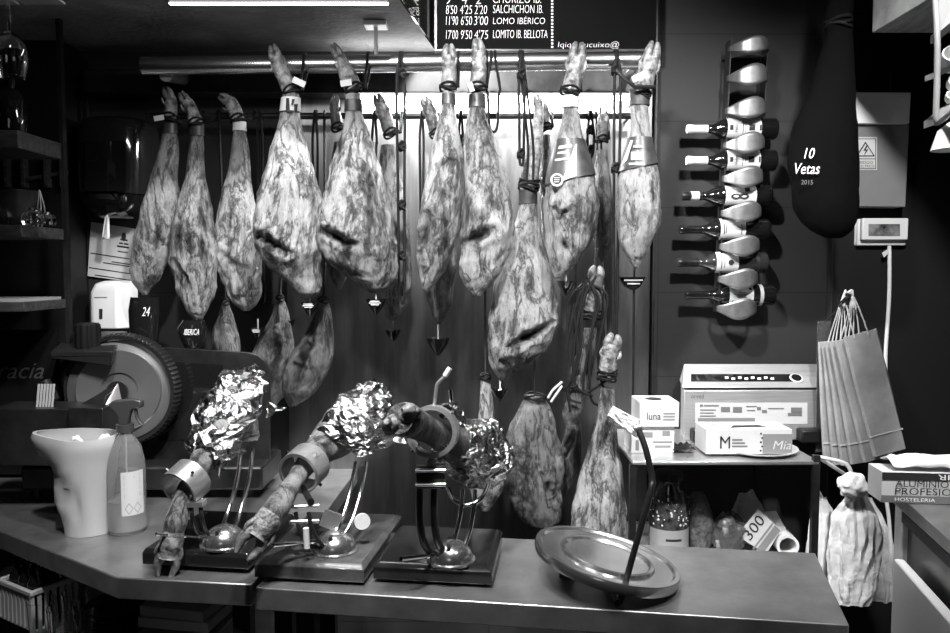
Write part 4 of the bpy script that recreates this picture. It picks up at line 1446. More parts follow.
def foil_mesh(pts, radii, seed, amp, flat=.8, n=22, m=16):
    """crumpled sheet: coarse jittered facets, each split once with finer creases"""
    sp = spline(pts, 12)
    N = len(sp)
    rnd = random.Random(seed)
    sv = V((seed * 5.3, seed * 2.1, seed))
    nrm = None
    rings = []
    for i in range(m):
        f = i / (m - 1) * (N - 1)
        i0 = min(int(f), N - 2)
        p = sp[i0].lerp(sp[i0 + 1], f - i0)
        r = lerp1(list(range(len(radii))), radii, i / (m - 1) * (len(radii) - 1))
        t_ = (sp[i0 + 1] - sp[i0]).normalized()
        if nrm is None:
            nrm = t_.cross(V((0, 1, 0)))
        nrm = (nrm - t_ * nrm.dot(t_)).normalized()
        b_ = t_.cross(nrm)
        rg_ = []
        for j in range(n):
            th = 2 * PI * (j + .5 * (i % 2) + rnd.uniform(-.3, .3)) / n
            d_ = nrm * math.cos(th) + b_ * flat * math.sin(th)
            k = rnd.uniform(-.5, .5) + .9 * noise.noise((p + d_ * r) * 14 + sv) + .5 * math.sin(th * 5 + i * .35 + seed)
            rg_.append(p + d_ * (r + k * amp) + t_ * rnd.uniform(-.4, .4) * amp)
        rings.append(rg_)
    bm = bmesh.new()
    vs = [[bm.verts.new(q) for q in r] for r in rings]
    for i in range(m - 1):
        for j in range(n):
            a_, b2, c_, d2 = vs[i][j], vs[i][(j + 1) % n], vs[i + 1][(j + 1) % n], vs[i + 1][j]
            if rnd.random() < .5:
                bm.faces.new((a_, b2, c_))
                bm.faces.new((a_, c_, d2))
            else:
                bm.faces.new((a_, b2, d2))
                bm.faces.new((b2, c_, d2))
    bm.faces.new(vs[0][::-1])
    bm.faces.new(vs[-1])
    bmesh.ops.subdivide_edges(bm, edges=bm.edges[:], cuts=1, use_grid_fill=True)
    bmesh.ops.triangulate(bm, faces=bm.faces[:])
    bm.verts.index_update()
    mb = MB()
    for v in bm.verts:
        d_ = V((noise.noise(v.co * 90 + sv), noise.noise(v.co * 90 - sv), noise.noise(v.co * 90 + sv * 2)))
        mb.v.append(v.co + d_ * amp * .22 + V((rnd.uniform(-1, 1), rnd.uniform(-1, 1), rnd.uniform(-1, 1))) * amp * .05)
    for f_ in bm.faces:
        mb.f.append(tuple(v.index for v in f_.verts))
    bm.free()
    return mb


def flap(mb, pts, seed, n=9, amp=.006):
    a_, b_, c_ = [V(p) for p in pts]
    n0 = len(mb.v)
    idx = {}
    for i in range(n + 1):
        for j in range(n + 1 - i):
            p = a_ + (b_ - a_) * i / n + (c_ - a_) * j / n
            p = p + V((noise.noise(p * 60), noise.noise(p * 60 + V((9, 0, seed))) * 1.6, noise.noise(p * 60 + V((0, 9, seed))))) * amp
            idx[i, j] = len(mb.v)
            mb.v.append(p)
    for i in range(n):
        for j in range(n - i):
            mb.f.append((idx[i, j], idx[i + 1, j], idx[i, j + 1]))
            if i + j < n - 1:
                mb.f.append((idx[i + 1, j], idx[i + 1, j + 1], idx[i, j + 1]))


def held_ham(label, pts, radii, feet, seed, dark=False):
    """ham lying in a holder: pts shank to rump, feet = hoof end"""
    t = thing('cured_ham', label, 'ham', pts[-1], 'hams clamped in the holders')
    sp = spline(pts, 10)
    rr = [lerp1(list(range(len(radii))), radii, i / 10) for i in range(len(sp))]
    rr = [r_ * (1 + .12 * noise.noise(p * 30 + V((seed, 0, 0)))) for r_, p in zip(rr, sp)]
    mb = MB().tube(sp, rr, 26)
    build(mb, 'meat', M['ham_dark' if dark else 'ham'], t, angle=180, attr=[0.] * len(mb.v))
    # foot
    d = (sp[0] - sp[3]).normalized()
    side = d.cross(V((0, 1, .3))).normalized()
    r0 = radii[0]
    end = sp[0]
    up = side.cross(d)
    if up.y > 0:
        up = -up
    fl = feet
    build(MB().tube(spline([end - d * .02, end + d * fl * .4, end + d * fl * .75], 5), [r0 * (1.0 + .12 * math.sin(i * .6)) for i in range(11)], 18), 'trotter', M['trotter_dark' if dark else 'trotter'], t)
    for sgn in (-1, 1):
        b0 = end + d * fl * .55 + side * sgn * r0 * .48
        cu = spline([b0, b0 + d * fl * .45 + side * sgn * r0 * .35, b0 + d * fl * 1.0 + side * sgn * r0 * .1], 5)
        build(MB().tube(cu, [r0 * .6 * (1 - .72 * (i / 10) ** 1.5) for i in range(11)], 12), 'hoof', M['hoof'], t)
        b0 = end + d * fl * .25 + side * sgn * r0 * .85 + up * r0 * .2
        cu = spline([b0, b0 + d * fl * .3 + side * sgn * r0 * .35, b0 + d * fl * .6 + side * sgn * r0 * .2], 4)
        build(MB().tube(cu, [r0 * .34 * (1 - .7 * i / 8) for i in range(9)], 10), 'dewclaw', M['hoof'], t)
    return t


HOG = 'ham holders on the counter'
FOG = 'foil wraps on the clamped hams'
# --- holder 1 (left)
bx, by = V((.990, -.125, 0)), V((.125, .992, 0))
o1 = V((-.79, 1.765, 0))
t = thing('ham_holder', 'left ham holder on a black board beside the spray bottle', 'ham holder', (-.63, 1.9, CZ), HOG)
board(t, [o1, o1 + bx * .265, o1 + bx * .265 + by * .30, o1 + by * .30], CZ + .013, CZ + .05, M['black_board'], .008)
c = onz(224, 544, CZ + .05)
dome(t, c, .05)
rods(t, [c + V((.005, .0, .025)), P(234, 512, c.y + .05), P(243, 480, c.y + .1), P(247, 448, c.y + .13)], .03)
rods(t, [c + V((-.02, -.01, .015)), P(202, 532, c.y - .03), P(197, 517, c.y - .05), P(196, 505, c.y - .04)], .022, .005, m='dark_metal')
rax = V((.35, .75, .38))
ring(t, P(178, 491, 1.755), rax, .051, .055, .006)
build(MB().box(P(196, 503, c.y - .04), (.04, .03, .012)), 'clamp_plate', M['steel'], t)
build(MB().tube([P(196, 503, c.y - .04), P(190, 497, 1.80)], .007, 10), 'ring_stem', M['steel'], t)
build(MB().tube([P(156, 534, c.y - .10), c + V((-.03, -.01, .02))], .004, 8), 'lock_lever', M['chrome'], t)
held_ham('ham clamped in the left holder, hoof pointing down at the black board',
         [P(172, 540, 1.735), P(177, 518, 1.745), P(185, 493, 1.765), P(198, 468, 1.80), P(216, 440, 1.88), P(230, 415, 1.95), P(242, 390, 2.02), P(248, 376, 2.05)],
         [.024, .025, .021, .026, .05, .066, .05, .02], .055, 1)
fm = foil_mesh([P(204, 459, 1.83), P(212, 446, 1.86), P(224, 424, 1.92), P(236, 402, 1.98), P(246, 384, 2.03), P(250, 374, 2.06), P(249, 367, 2.06)], [.035, .054, .074, .070, .046, .024, .022], 1, .024, .9)
flap(fm, [P(268, 402, 1.99), P(266, 418, 1.98), P(287, 408, 1.97)], 1)
flap(fm, [P(212, 458, 1.84), P(222, 452, 1.83), P(220, 478, 1.80)], 2)
flap(fm, [P(222, 452, 1.84), P(236, 440, 1.85), P(216, 466, 1.82)], 6)
solo(fm, 'foil_wrap', M['foil'], 'crumpled foil wrapped on the ham in the left holder, pinched to a peak', 'foil', FOG, smooth=False)

# --- holder 2 (middle)
o2 = V((-.505, 1.70, 0))
t = thing('ham_holder', 'middle ham holder on a grey stone board', 'ham holder', (-.35, 1.85, CZ), HOG)
board(t, [o2, o2 + bx * .258, o2 + bx * .262 + by * .375, o2 + by * .37], CZ + .008, CZ + .048, M['marble'], .02)
c = onz(335, 550, CZ + .048)
dome(t, c, .05)
rods(t, [c + V((.004, .0, .03)), P(347, 520, c.y + .03), P(356, 490, c.y + .08), P(361, 462, c.y + .12)], .026)
rods(t, [c + V((-.025, -.01, .012)), P(316, 545, c.y - .04), P(306, 530, c.y - .05), P(302, 512, c.y - .04)], .03, .005, m='dark_metal')
hb = MB()
for y in (507, 522):
    hb.tube([P(289, y, c.y - .05), P(319, y - 1, c.y - .04)], .0055, 10)
build(hb, 'cross_bar', M['steel'], t)
build(MB().tube([P(311, 502, c.y - .05), P(303, 488, 1.80)], .008, 10), 'ring_stem', M['dark_metal'], t)
build(MB().tube([P(273, 545, c.y - .10), P(318, 541, c.y - .03)], .0055, 10), 'lock_lever', M['chrome'], t)
build(MB().tube([P(306, 528, c.y - .07), P(307, 548, c.y - .07)], .007, 10), 'lever_grip', M['white'], t)
build(MB().box(P(331, 520, c.y + .015), (.045, .006, .042), Matrix.Rotation(.35, 3, 'Y')), 'hinge_plate', M['steel'], t)
build(MB().lathe([(.0, 0), (.019, 0), (.019, .008), (.0, .008)], P(362, 521, c.y + .03), (.3, -1, .1), 28), 'side_screw', M['light_metal'], t)
ring(t, P(298, 474, 1.765), (.28, .9, .22), .052, .06, .007)
held_ham('ham clamped in the middle holder, hoof reaching over the grey stone board',
         [P(268, 520, 1.665), P(280, 503, 1.69), P(293, 483, 1.74), P(305, 466, 1.80), P(322, 448, 1.88), P(343, 430, 1.96), P(362, 412, 2.02), P(378, 398, 2.06)],
         [.027, .027, .021, .026, .042, .06, .06, .035], .06, 2)
fm = foil_mesh([P(322, 447, 1.89), P(338, 433, 1.93), P(353, 420, 1.98), P(368, 407, 2.03), P(380, 396, 2.06), P(387, 391, 2.07)], [.032, .052, .064, .060, .042, .020], 4, .015, .8)
flap(fm, [P(362, 402, 1.96), P(395, 408, 1.97), P(377, 383, 1.98)], 3)
tl, tr, br, bl = P(316, 431, 1.87), P(379, 384, 1.97), P(404, 438, 1.93), P(362, 457, 1.835)


def sheet(u, v):
    p = (tl * (1 - u) + tr * u) * (1 - v) + (bl * (1 - u) + br * u) * v
    fold = abs(((u * 3.1 + v * 1.7) % 1) - .5) + .7 * abs(((u * 1.3 - v * 2.6) % 1) - .5)
    return p + V((.004 * noise.noise(p * 45), -.052 * math.sin(PI * u) * math.sin(PI * min(1, v * .8 + .1)) + .022 * (fold - .4) + .009 * noise.noise(p * 38), .006 * noise.noise(p * 50 + V((3, 0, 0)))))


fm.grid(sheet, 16, 12)
solo(fm, 'foil_wrap', M['foil'], 'foil on the ham in the middle holder, folded into a pointed peak', 'foil', FOG, smooth=False)

# --- holder 3 (right)
o3 = V((-.232, 1.69, 0))
t = thing('ham_holder', 'right ham holder with its ring facing the viewer, on a black board', 'ham holder', (-.08, 1.8, CZ), HOG)
board(t, [o3, o3 + bx * .272, o3 + bx * .272 + by * .27, o3 + by * .27], CZ + .008, CZ + .046, M['black_board'], .018)
c = onz(451, 560, CZ + .046)
dome(t, c, .05)
rods(t, [c + V((-.02, -.005, .012)), P(432, 545, c.y - .035), P(427, 520, c.y - .05), P(427, 486, c.y - .055)], .032, .0085, m='dark_metal')
rods(t, [c + V((.015, .0, .03)), P(464, 528, c.y + .03), P(468, 505, c.y + .06), P(469, 490, c.y + .08)], .03)
build(MB().tube(spline([P(448, 487, c.y + .08), P(454, 500, c.y + .07), P(468, 505, c.y + .06), P(482, 498, c.y + .07), P(489, 484, c.y + .08)], 6), .006, 10), 'cradle', M['chrome'], t)
cb = build(MB().span(P(416, 489, c.y - .065), P(445, 464, c.y - .045)), 'clamp_box', M['dark_metal'], t, bevel=.002)
for y in (470.5, 484.5):
    build(MB().tube([P(415.5, y, c.y - .072), P(445.5, y, c.y - .072)], .0045, 10), 'clamp_bar', M['chrome'], cb)
ring(t, P(431, 432, 1.655), (.18, 1, -.1), .058, .03, .010)
build(MB().tube([P(431, 462, c.y - .06), P(431, 457, 1.67)], .010, 10), 'ring_stem', M['steel'], t)
cr = build(MB().tube(spline([P(434, 408, 1.68), P(436, 390, 1.68), P(438, 383, 1.68), P(446, 375, 1.68), P(450, 368, 1.68)], 5), .004, 10), 'crank_rod', M['steel'], t)
build(MB().tube([P(445, 376, 1.68), P(450, 368, 1.68)], .0062, 10), 'crank_grip', M['white'], cr)
build(MB().tube([P(451, 402, 1.70), P(450, 390, 1.70)], .005, 10), 'wing_screw', M['chrome'], t)
build(MB().lathe([(.0, 0), (.016, 0), (.019, .01), (.012, .022), (.0, .024)], P(445, 412, 1.70), (.2, -1, .4), 20), 'screw_head', M['chrome'], t)
build(MB().tube([P(401, 559, c.y - .09), P(436, 555, c.y - .02)], .0055, 10), 'lock_lever', M['chrome'], t)
held_ham('ham clamped in the right holder, dark hoof pointing at the viewer',
         [P(405, 420, 1.56), P(416, 424, 1.60), P(428, 430, 1.65), P(441, 437, 1.70), P(456, 445, 1.77), P(474, 453, 1.84), P(490, 460, 1.90), P(502, 464, 1.94)],
         [.034, .033, .029, .03, .045, .06, .06, .035], .028, 3, True)
fm = foil_mesh([P(452, 440, 1.76), P(462, 447, 1.80), P(474, 454, 1.85), P(487, 459, 1.90), P(497, 463, 1.94)], [.045, .07, .084, .074, .03], 6, .014, .95, 26, 19)
flap(fm, [P(446, 412, 1.74), P(458, 400, 1.74), P(468, 425, 1.76)], 5)
flap(fm, [P(392, 440, 1.76), P(412, 446, 1.76), P(406, 428, 1.77)], 8)
solo(fm, 'foil_wrap', M['foil'], 'tightly crumpled foil on the ham in the right holder', 'foil', FOG, smooth=False)

# ============================================================ ROUND TRAY
t = thing('round_tray', 'round metal tray tilted on the counter with a bent bar rising from its front', 'tray', onz(605, 590, CZ))
c = P(606, 560, 1.70)
R = 74.5 * 1.70 / F
ax = V((.215, -.0, .976))
build(MB().lathe([(.0, -.012), (R * .9, -.012), (R * .985, -.010), (R, -.004), (R, .010), (R * .985, .014), (R * .93, .014), (R * .9, .009), (R * .66, .007), (R * .64, .013), (R * .60, .014), (R * .57, .009), (.0, .008)], c, ax, 96), 'disc', M['lid'], t)
ba = [onz(617, 603, CZ + .006), P(621, 598, 1.585), P(630, 566, 1.575), P(643, 520, 1.575), P(651, 490, 1.58), P(652, 478, 1.59), P(646, 450, 1.60), P(638, 428, 1.62)]
build(MB().tube(spline(ba, 6), .0068, 10), 'bent_bar', M['dark_metal'], t)
build(MB().tube([P(634, 429, 1.62), P(641, 427, 1.62)], .009, 10), 'bar_tip', M['steel'], t)
build(MB().tube([c + V((-.09, .02, .0)), V((c.x - .085, c.y + .02, CZ + .001))], [.012, .02], 14), 'prop', M['black'], t)
build(MB().tube([onz(617, 603, CZ + .006), V((c.x, c.y, CZ + .008)), c - ax * .008], .006, 10), 'bar_root', M['dark_metal'], t)
# crumpled paper behind
mb = MB()
c = P(627, 424, 2.18)
mb.grid(lambda u, v: P(613 + 26 * u - 6 * v * (1 - u), 406 + 14 * u + 20 * v * (.5 + .5 * u), 2.235 + .03 * noise.noise(V((u * 4, v * 4, 3))) + .012 * noise.noise(V((u * 11, v * 11, 5)))), 18, 14)
solo(mb, 'crumpled_paper', M['white_paper'], 'crumpled white paper tied in front of the pale triangular ham', 'paper', solid=.0015, angle=30)

# ============================================================ SHELF RACK (right)
SZ = 1.04
t = thing('metal_rack', 'steel rack on the right holding the vacuum sealer', 'shelf', (.75, 2.43, 0))
SX0, SX1, SY0, SY1 = .462, 1.012, 2.20, 2.66
build(MB().span((SX0, SY0, SZ - .012), (SX1, SY1, SZ)), 'top_shelf', M['steel'], t, bevel=.003)
build(MB().span((SX0, SY0 + .01, .69), (SX1, SY1, .705)), 'lower_shelf', M['steel'], t)
for x, y, top in ((SX0 + .004, SY0 + .012, SZ - .012), (SX1 - .008, SY0 + .008, SZ + .016), (SX0 + .01, SY1 - .02, SZ - .012), (SX1 - .014, SY1 - .012, SZ - .012)):
    build(MB().span((x - .010, y - .008, 0), (x + .010, y + .008, top)), 'post', M['dark_metal'], t)
# vacuum sealer
YS = 2.47
t = thing('vacuum_sealer', 'steel vacuum sealer with a control strip and sticker, standing on the rack', 'vacuum sealer', (P(750, 440, YS).x, YS, SZ))
a = P(683, 440, YS)
b = P(818, 390, YS)
build(MB().obox((a.x, YS, SZ + .001), (b.x - a.x, 0, 0), (.034, .16, 0), (0, 0, b.z - SZ - .001)), 'body', M['satin'], t, bevel=.004)
def SL(px, py, off=0.):
    """point on the sloping front of the sealer lid"""
    return P(px, py, YS - .004 + .10 * (388 - py) / 24 - off)


k0, k1, k2, k3 = SL(682.5, 388), SL(818.5, 388), SL(817, 364), SL(684, 364)
bk = YS + .165
build(MB().loft([[k0, k1, V((k1.x + .035, bk, k1.z)), V((k0.x + .035, bk, k0.z))], [k3, k2, V((k2.x + .02, bk, k2.z - .012)), V((k3.x + .02, bk, k3.z - .012))]]), 'lid', M['satin'], t, bevel=.003)
pn = build(MB().quad(SL(691, 381.5, .002), SL(797, 381.5, .002), SL(797, 374, .002), SL(691, 374, .002)), 'control_strip', M['gloss_black'], t, smooth=False)
for k in range(8):
    x_, y_ = 725 + k * 6.5, 376.5 + (k % 2)
    build(MB().quad(SL(x_, y_ + 2.2, .004), SL(x_ + 3.5, y_ + 2.2, .004), SL(x_ + 3.5, y_, .004), SL(x_, y_, .004)), 'control_mark', M['grey_paper'], pn, smooth=False)
ndl = (k1 - k0).cross(k3 - k0).normalized()
if ndl.y > 0:
    ndl = -ndl
dc = SL(796, 378.5, .001)
build(MB().lathe([(.0, 0), (.021, 0), (.021, .003), (.017, .0035), (.0, .0035)], dc, ndl, 36), 'dial', M['light_metal'], t)
build(MB().lathe([(.0, 0), (.0165, 0), (.0165, .002), (.0, .002)], dc + ndl * .0034, ndl, 32), 'dial_face', M['gloss_black'], t)
st = prects(t, 'sticker', [(695, 402.5, 807.5, 424)], YS - .0015, M['card'])
prects(st, 'printed_line', [(700, 404.5, 703, 406.5), (704, 405, 719, 406.3), (700, 409.5, 716, 410.4), (700, 412.5, 714, 413.4), (700, 415.5, 716, 416.4), (746, 406, 757, 407), (747, 410, 755, 411), (768, 408, 784, 409)], YS - .003, M['grey_ink'])
for q_ in [(721, 407, 730, 412), (733, 407, 742, 412.5), (757, 407, 761, 410), (762, 410, 767, 413), (791, 407.5, 802, 412.5), (788, 413, 802, 416)]:
    prects(st, 'printed_picture', [q_], YS - .003, M['grey_ink'])
prects(st, 'printed_shade', [(698, 418, 755, 421.5)], YS - .003, M['bluegrey'])
ptext(t, 'orved', 691, 394, 704, 398.5, YS - .0015, M['grey_ink'], .1)
for px in (700, 806):
    p = P(px, 440, YS)
    build(MB().span((p.x - .035, YS - .05, SZ + .001), (p.x + .035, YS - .0005, SZ + .045)), 'latch', M['black'], t, bevel=.006)

# boxes on the rack


def glove_box(name, label, cat, x0, x1, y0, y1, Y, d, zb, m='card', skew=0., group=None):
    a, b, c_ = P(x0, y1, Y), P(x1, y1, Y), P(x0, y0, Y)
    h = c_.z - a.z
    t = thing(name, label, cat, ((a.x + b.x) / 2, Y + d / 2, zb), group)
    build(MB().obox((a.x, Y, zb), (b.x - a.x, 0, 0), (skew, d, 0), (0, 0, h)), 'carton', M[m], t, bevel=.002)
    return t, a.x, b.x, h


bg = 'cartons on the rack'
YB = 2.30
t, xa, xb, h = glove_box('glove_box', 'patterned carton under the luna carton on the rack', 'box', 631, 674, 428, 454, YB, .11, SZ, 'light_metal', 0, bg)
hb_ = h
for (u0, v0, u1, v1) in ((.1, .1, .18, .5), (.25, .6, .5, .8), (.72, .65, .9, .85), (.55, .2, .92, .3), (.5, .38, .95, .46), (.12, .7, .2, .9)):
    mbq = MB().quad((xa + (xb - xa) * u0, YB - .001, SZ + h * v0), (xa + (xb - xa) * u1, YB - .001, SZ + h * v0), (xa + (xb - xa) * u1, YB - .001, SZ + h * v1), (xa + (xb - xa) * u0, YB - .001, SZ + h * v1))
    build(mbq, 'printed_mark', M['bluegrey'], t, smooth=False)
zl = SZ + hb_ + .0015
t, xa, xb, h = glove_box('glove_box', 'white carton marked luna on top of a patterned carton', 'box', 639.5, 679, 404, 429, YB - .01, .125, zl, 'card', 0, bg)
yf = YB - .011
text(t, 'luna', (xa + .022, yf, zl + h * .3), (.042, 0, 0), (0, 0, .022), M['ink'])
for k in range(3):
    build(MB().quad((xa + .072, yf, zl + h * (.28 + .12 * k)), (xa + .107, yf, zl + h * (.28 + .12 * k)), (xa + .107, yf, zl + h * (.33 + .12 * k)), (xa + .072, yf, zl + h * (.33 + .12 * k))), 'printed_line', M['bluegrey'], t, smooth=False)
build(MB().lathe([(.0, 0), (.026, 0), (.026, .001), (.0, .001)], ((xa + xb) / 2 - .005, YB + .05, zl + h), n=28), 'opening', M['ink'], t)
# plate under M box
c = onz(756, 457, SZ)
c = V((P(757, 457, 2.33).x, 2.325, SZ))
solo(MB().lathe([(.0, 0), (.12, 0), (.155, .006), (.185, .014), (.186, .017), (.155, .010), (.118, .0045), (.0, .004)], c + V((0, .005, .0005)), n=72).v and MB().lathe([(.0, 0), (.08, 0), (.10, .006), (.116, .012), (.117, .015), (.10, .010), (.078, .0045), (.0, .004)], c + V((0, .0, .0005)), n=72), 'white_plate', M['white'], 'white round plate under the carton marked M', 'plate')
YM = 2.255
zm = SZ + .006
xa, xb = P(706, 440, YM).x, P(792, 440, YM).x
h = .076
t = thing('glove_box', 'white glove carton marked M with a dark opening and grey right end', 'box', ((xa + xb) / 2, YM + .06, zm + .001), bg)
xm = xa + (xb - xa) * .66
fy = V((.0, .115, 0))
build(MB().obox((xa, YM, zm + .001), (xb - xa, 0, 0), fy, (0, 0, h)), 'carton', M['card'], t, bevel=.0015)
build(MB().obox((xm, YM - .0012, zm + .002), (xb - xm + .0005, 0, 0), (0, .001, 0), (0, 0, h * .80)), 'grey_end', M['bluegrey'], t)
text(t, 'M', (xa + .042, YM - .002, zm + h * .25), (.030, 0, 0), (0, 0, .037), M['ink'])
text(t, 'Mia', (xm + .03, YM - .003, zm + h * .22), (.055, 0, 0), (0, 0, .026), M['grey_paper'], shear=.2)
for k in range(3):
    z_ = zm + h * (.30 + .13 * k)
    build(MB().quad((xa + .078, YM - .001, z_), (xa + .125 - .008 * k, YM - .001, z_), (xa + .125 - .008 * k, YM - .001, z_ + .005), (xa + .078, YM - .001, z_ + .005)), 'printed_line', M['grey_ink'], t, smooth=False)
for k in range(5):
    build(MB().box((xm - .006 + .004 * (k % 2), YM - .0008, zm + .012 + .013 * k), (.005, .001, .005)), 'printed_dot', M['ink'], t)
build(MB().prism([((xa + .08), YM + .02, zm + h + .0013), (xa + .10, YM + .055, zm + h + .0013), (xa + .18, YM + .06, zm + h + .0013), (xa + .195, YM + .035, zm + h + .0013), (xa + .13, YM + .03, zm + h + .0013)], (0, 0, .0008)), 'opening', M['ink'], t)
build(MB().prism([(xa + .03, YM + .06, zm + h + .0013), (xa + .045, YM + .075, zm + h + .0013), (xa + .06, YM + .06, zm + h + .0013)], (0, 0, .0008)), 'printed_mark', M['bluegrey'], t)
# small dark bits beside the plate
mb = MB()
c0 = V((P(681, 450, 2.33).x, 2.33, SZ + .001))
mb.grid(lambda u, v: c0 + V(((u - .5) * .07, (v - .5) * .08, .012 + .011 * noise.noise(V((u * 5, v * 5, 1))))), 12, 12)
solo(mb, 'crumpled_wrapper', M['black'], 'dark crumpled wrapper between the cartons and the white plate', 'wrapper', angle=20, solid=.001)

# lower shelf items
LZ = .705
c = V((P(668, 540, 2.36).x, 2.36, LZ))
t = thing('glass_jar', 'large dark glass jar with a pale label on the lower shelf', 'jar', c)
r = 20 * 2.36 / F
build(MB().lathe([(.0, 0), (r * .95, 0), (r, .01), (r, .16), (r * .9, .195), (r * .62, .222), (r * .62, .24), (.0, .24)], c, n=44), 'glass', M['olive'], t)
build(MB().lathe([(.0, .238), (r * .7, .238), (r * .7, .262), (.0, .264)], c, n=40), 'jar_lid', M['black'], t)
jl = build(MB().grid(lambda u, v: c + V((math.sin((u - .5) * 2.7) * r * 1.012, -math.cos((u - .5) * 2.7) * r * 1.012, .03 + .062 * v)), 24, 2), 'label', M['tan_paper'], t)
build(MB().grid(lambda u, v: c + V((math.sin((u - .45) * .8) * r * 1.02, -math.cos((u - .45) * .8) * r * 1.02, .058 + .007 * v)), 12, 1), 'printed_line', M['ink'], jl)
R_ = random.Random(11)
mb = MB()
for k in range(46):
    th = R_.uniform(-1.3, 1.3)
    z_ = R_.uniform(.10, .185)
    rr = r * (1.0 if z_ < .16 else .93)
    mb.lathe([(.0, 0), (.004 * R_.uniform(.5, 1), .001), (.0, .003)], c + V((math.sin(th) * rr, -math.cos(th) * rr, z_)), (math.sin(th), -math.cos(th), 0), 7)
build(mb, 'bead_ornament', M['light_metal'], t)
c = V((P(700, 540, 2.36).x, 2.37, LZ))
mb = MB()
rings = []
for i in range(20):
    v = i / 19
    w_ = .046 * (math.sin(PI * min(.98, max(.03, v * .93 + .06))) ** .35) * (1 - .12 * v)
    rings.append([c + V((math.cos(k * 2 * PI / 24) * w_ + .006 * math.sin(v * 5), math.sin(k * 2 * PI / 24) * w_ * .8, .19 * v + .002)) * 1 for k in range(24)])
mb.loft(rings)
solo(mb, 'netted_parcel', M['bread'], 'dark textured parcel standing upright right of the glass jar', 'parcel')
c = V((P(727, 548, 2.36).x, 2.37, LZ))


def wad(c, sx, sy, sz, seed, amp=.25):
    mb = MB()
    rings = []
    for i in range(1, 22):
        ph = PI * i / 22
        rg_ = []
        for j in range(36):
            th = 2 * PI * j / 36
            d_ = V((math.sin(ph) * math.cos(th), math.sin(ph) * math.sin(th), -math.cos(ph)))
            k = 1 + amp * noise.noise(d_ * 1.8 + V((seed, 0, 0))) + amp * .45 * abs(noise.noise(d_ * 4.5 + V((0, seed, 0)))) + .05 * noise.noise(d_ * 14)
            rg_.append(c + V((d_.x * sx * k, d_.y * sy * k, max(-sz * .98, d_.z * sz * k) + sz)))
        rings.append(rg_)
    return mb.loft(rings)


solo(wad(c, .062, .06, .06, 3, .3), 'plastic_wrap_wad', M['wrap'], 'shiny crumpled plastic wrap heaped left of the 300 card', 'plastic wrap', angle=18)
c = V((P(752, 545, 2.40).x, 2.44, LZ))
solo(wad(c, .05, .04, .085, 8, .22), 'crumpled_gloves', M['tan_paper'], 'crumpled pale plastic gloves behind the 300 card', 'gloves', angle=25)
# card 300
YC = 2.33
q = [P(758.5, 509, YC), P(781, 530, YC), P(766, 554.5, YC), P(738, 536, YC)]
t = thing('number_card', 'tilted white card printed 300 on the lower shelf', 'card', P(760, 556, YC))
cd = build(MB().prism(q, (0, .006, 0)), 'card', M['card'], t)
ex = (q[0] - q[3])
ey = (q[0] - q[1])
text(t, '300', q[3] + ex * .14 - ey * .42 + V((0, -.0015, 0)), ex * .74, ey * .36, M['ink'])
mb = MB()
for f0, f1 in ((.62, .68), (.74, .98)):
    mb.quad(q[3] - ey * f1 + ex * .02 + V((0, -.0015, 0)), q[0] - ey * f1 - ex * .02 + V((0, -.0015, 0)), q[0] - ey * f0 - ex * .02 + V((0, -.0015, 0)), q[3] - ey * f0 + ex * .02 + V((0, -.0015, 0)))
build(mb, 'printed_stripe', M['bluegrey'], t, smooth=False)
q2 = [P(756, 513, YC + .03), P(776, 511, YC + .03), P(787, 531, YC + .03), P(775, 540, YC + .03)]
solo(MB().prism(q2, (0, .004, 0)), 'paper_slip', M['grey_paper'], 'grey paper slip standing behind the 300 card', 'paper')
c = P(788, 547, 2.32)
solo(MB().lathe([(.034, 0), (.034, .1), (.026, .1), (.026, 0), (.034, 0)], V((c.x, 2.32, LZ + .036)), (.1, 1, 0), 40), 'cardboard_tube', M['light_metal'], 'open roll end lying right of the 300 card', 'roll')

# ============================================================ WINE RACK
def rx(y):
    return P(747.5 + (735 - 747.5) * (y - 45) / 264, y, 2.62).x


t = thing('wine_rack', 'wall wine rack of wavy metal bands holding lying bottles', 'wine rack', (rx(309), 2.66, P(735, 318, 2.62).z))
ys = [45, 75, 108, 143, 177, 212, 246, 279, 309]
for i, y in enumerate(ys):
    c = V((rx(y), 2.56, P(740, y, 2.56).z))
    hw = 20.5 * 2.57 / F
    hh = (10.5 if i else 8) * 2.57 / F

    def fn(u, v, c=c, hw=hw, hh=hh):
        s = (u - .5) * 2
        hgt = hh * (.25 + .75 * math.cos(s * PI / 2) ** 1.1)
        return c + V((s * hw, -.012 * (1 - s * s) + .05 * abs(s) ** 4, (v - .5) * 2 * hgt + .004 * math.sin(s * 3)))
    build(MB().grid(fn, 24, 6), 'wave_band', M['band_metal'], t, solid=.002)
for sgn in (-1, 1):
    top, bot = V((rx(40) + sgn * .062, 2.64, P(740, 42, 2.64).z)), V((rx(312) + sgn * .062, 2.64, P(740, 312, 2.64).z))
    build(MB().obox(bot - V((.002, .04, 0)), (.004, 0, 0), (0, .055, 0), top - bot), 'side_rail', M['dark_metal'], t)
for y in (58, 200, 300):
    z = P(740, y, 2.68).z
    build(MB().span((rx(y) - .062, 2.66, z - .006), (rx(y) + .062, 2.70, z + .006)), 'wall_fixing', M['dark_metal'], t)
WG = 'wine bottles lying in the wall rack'


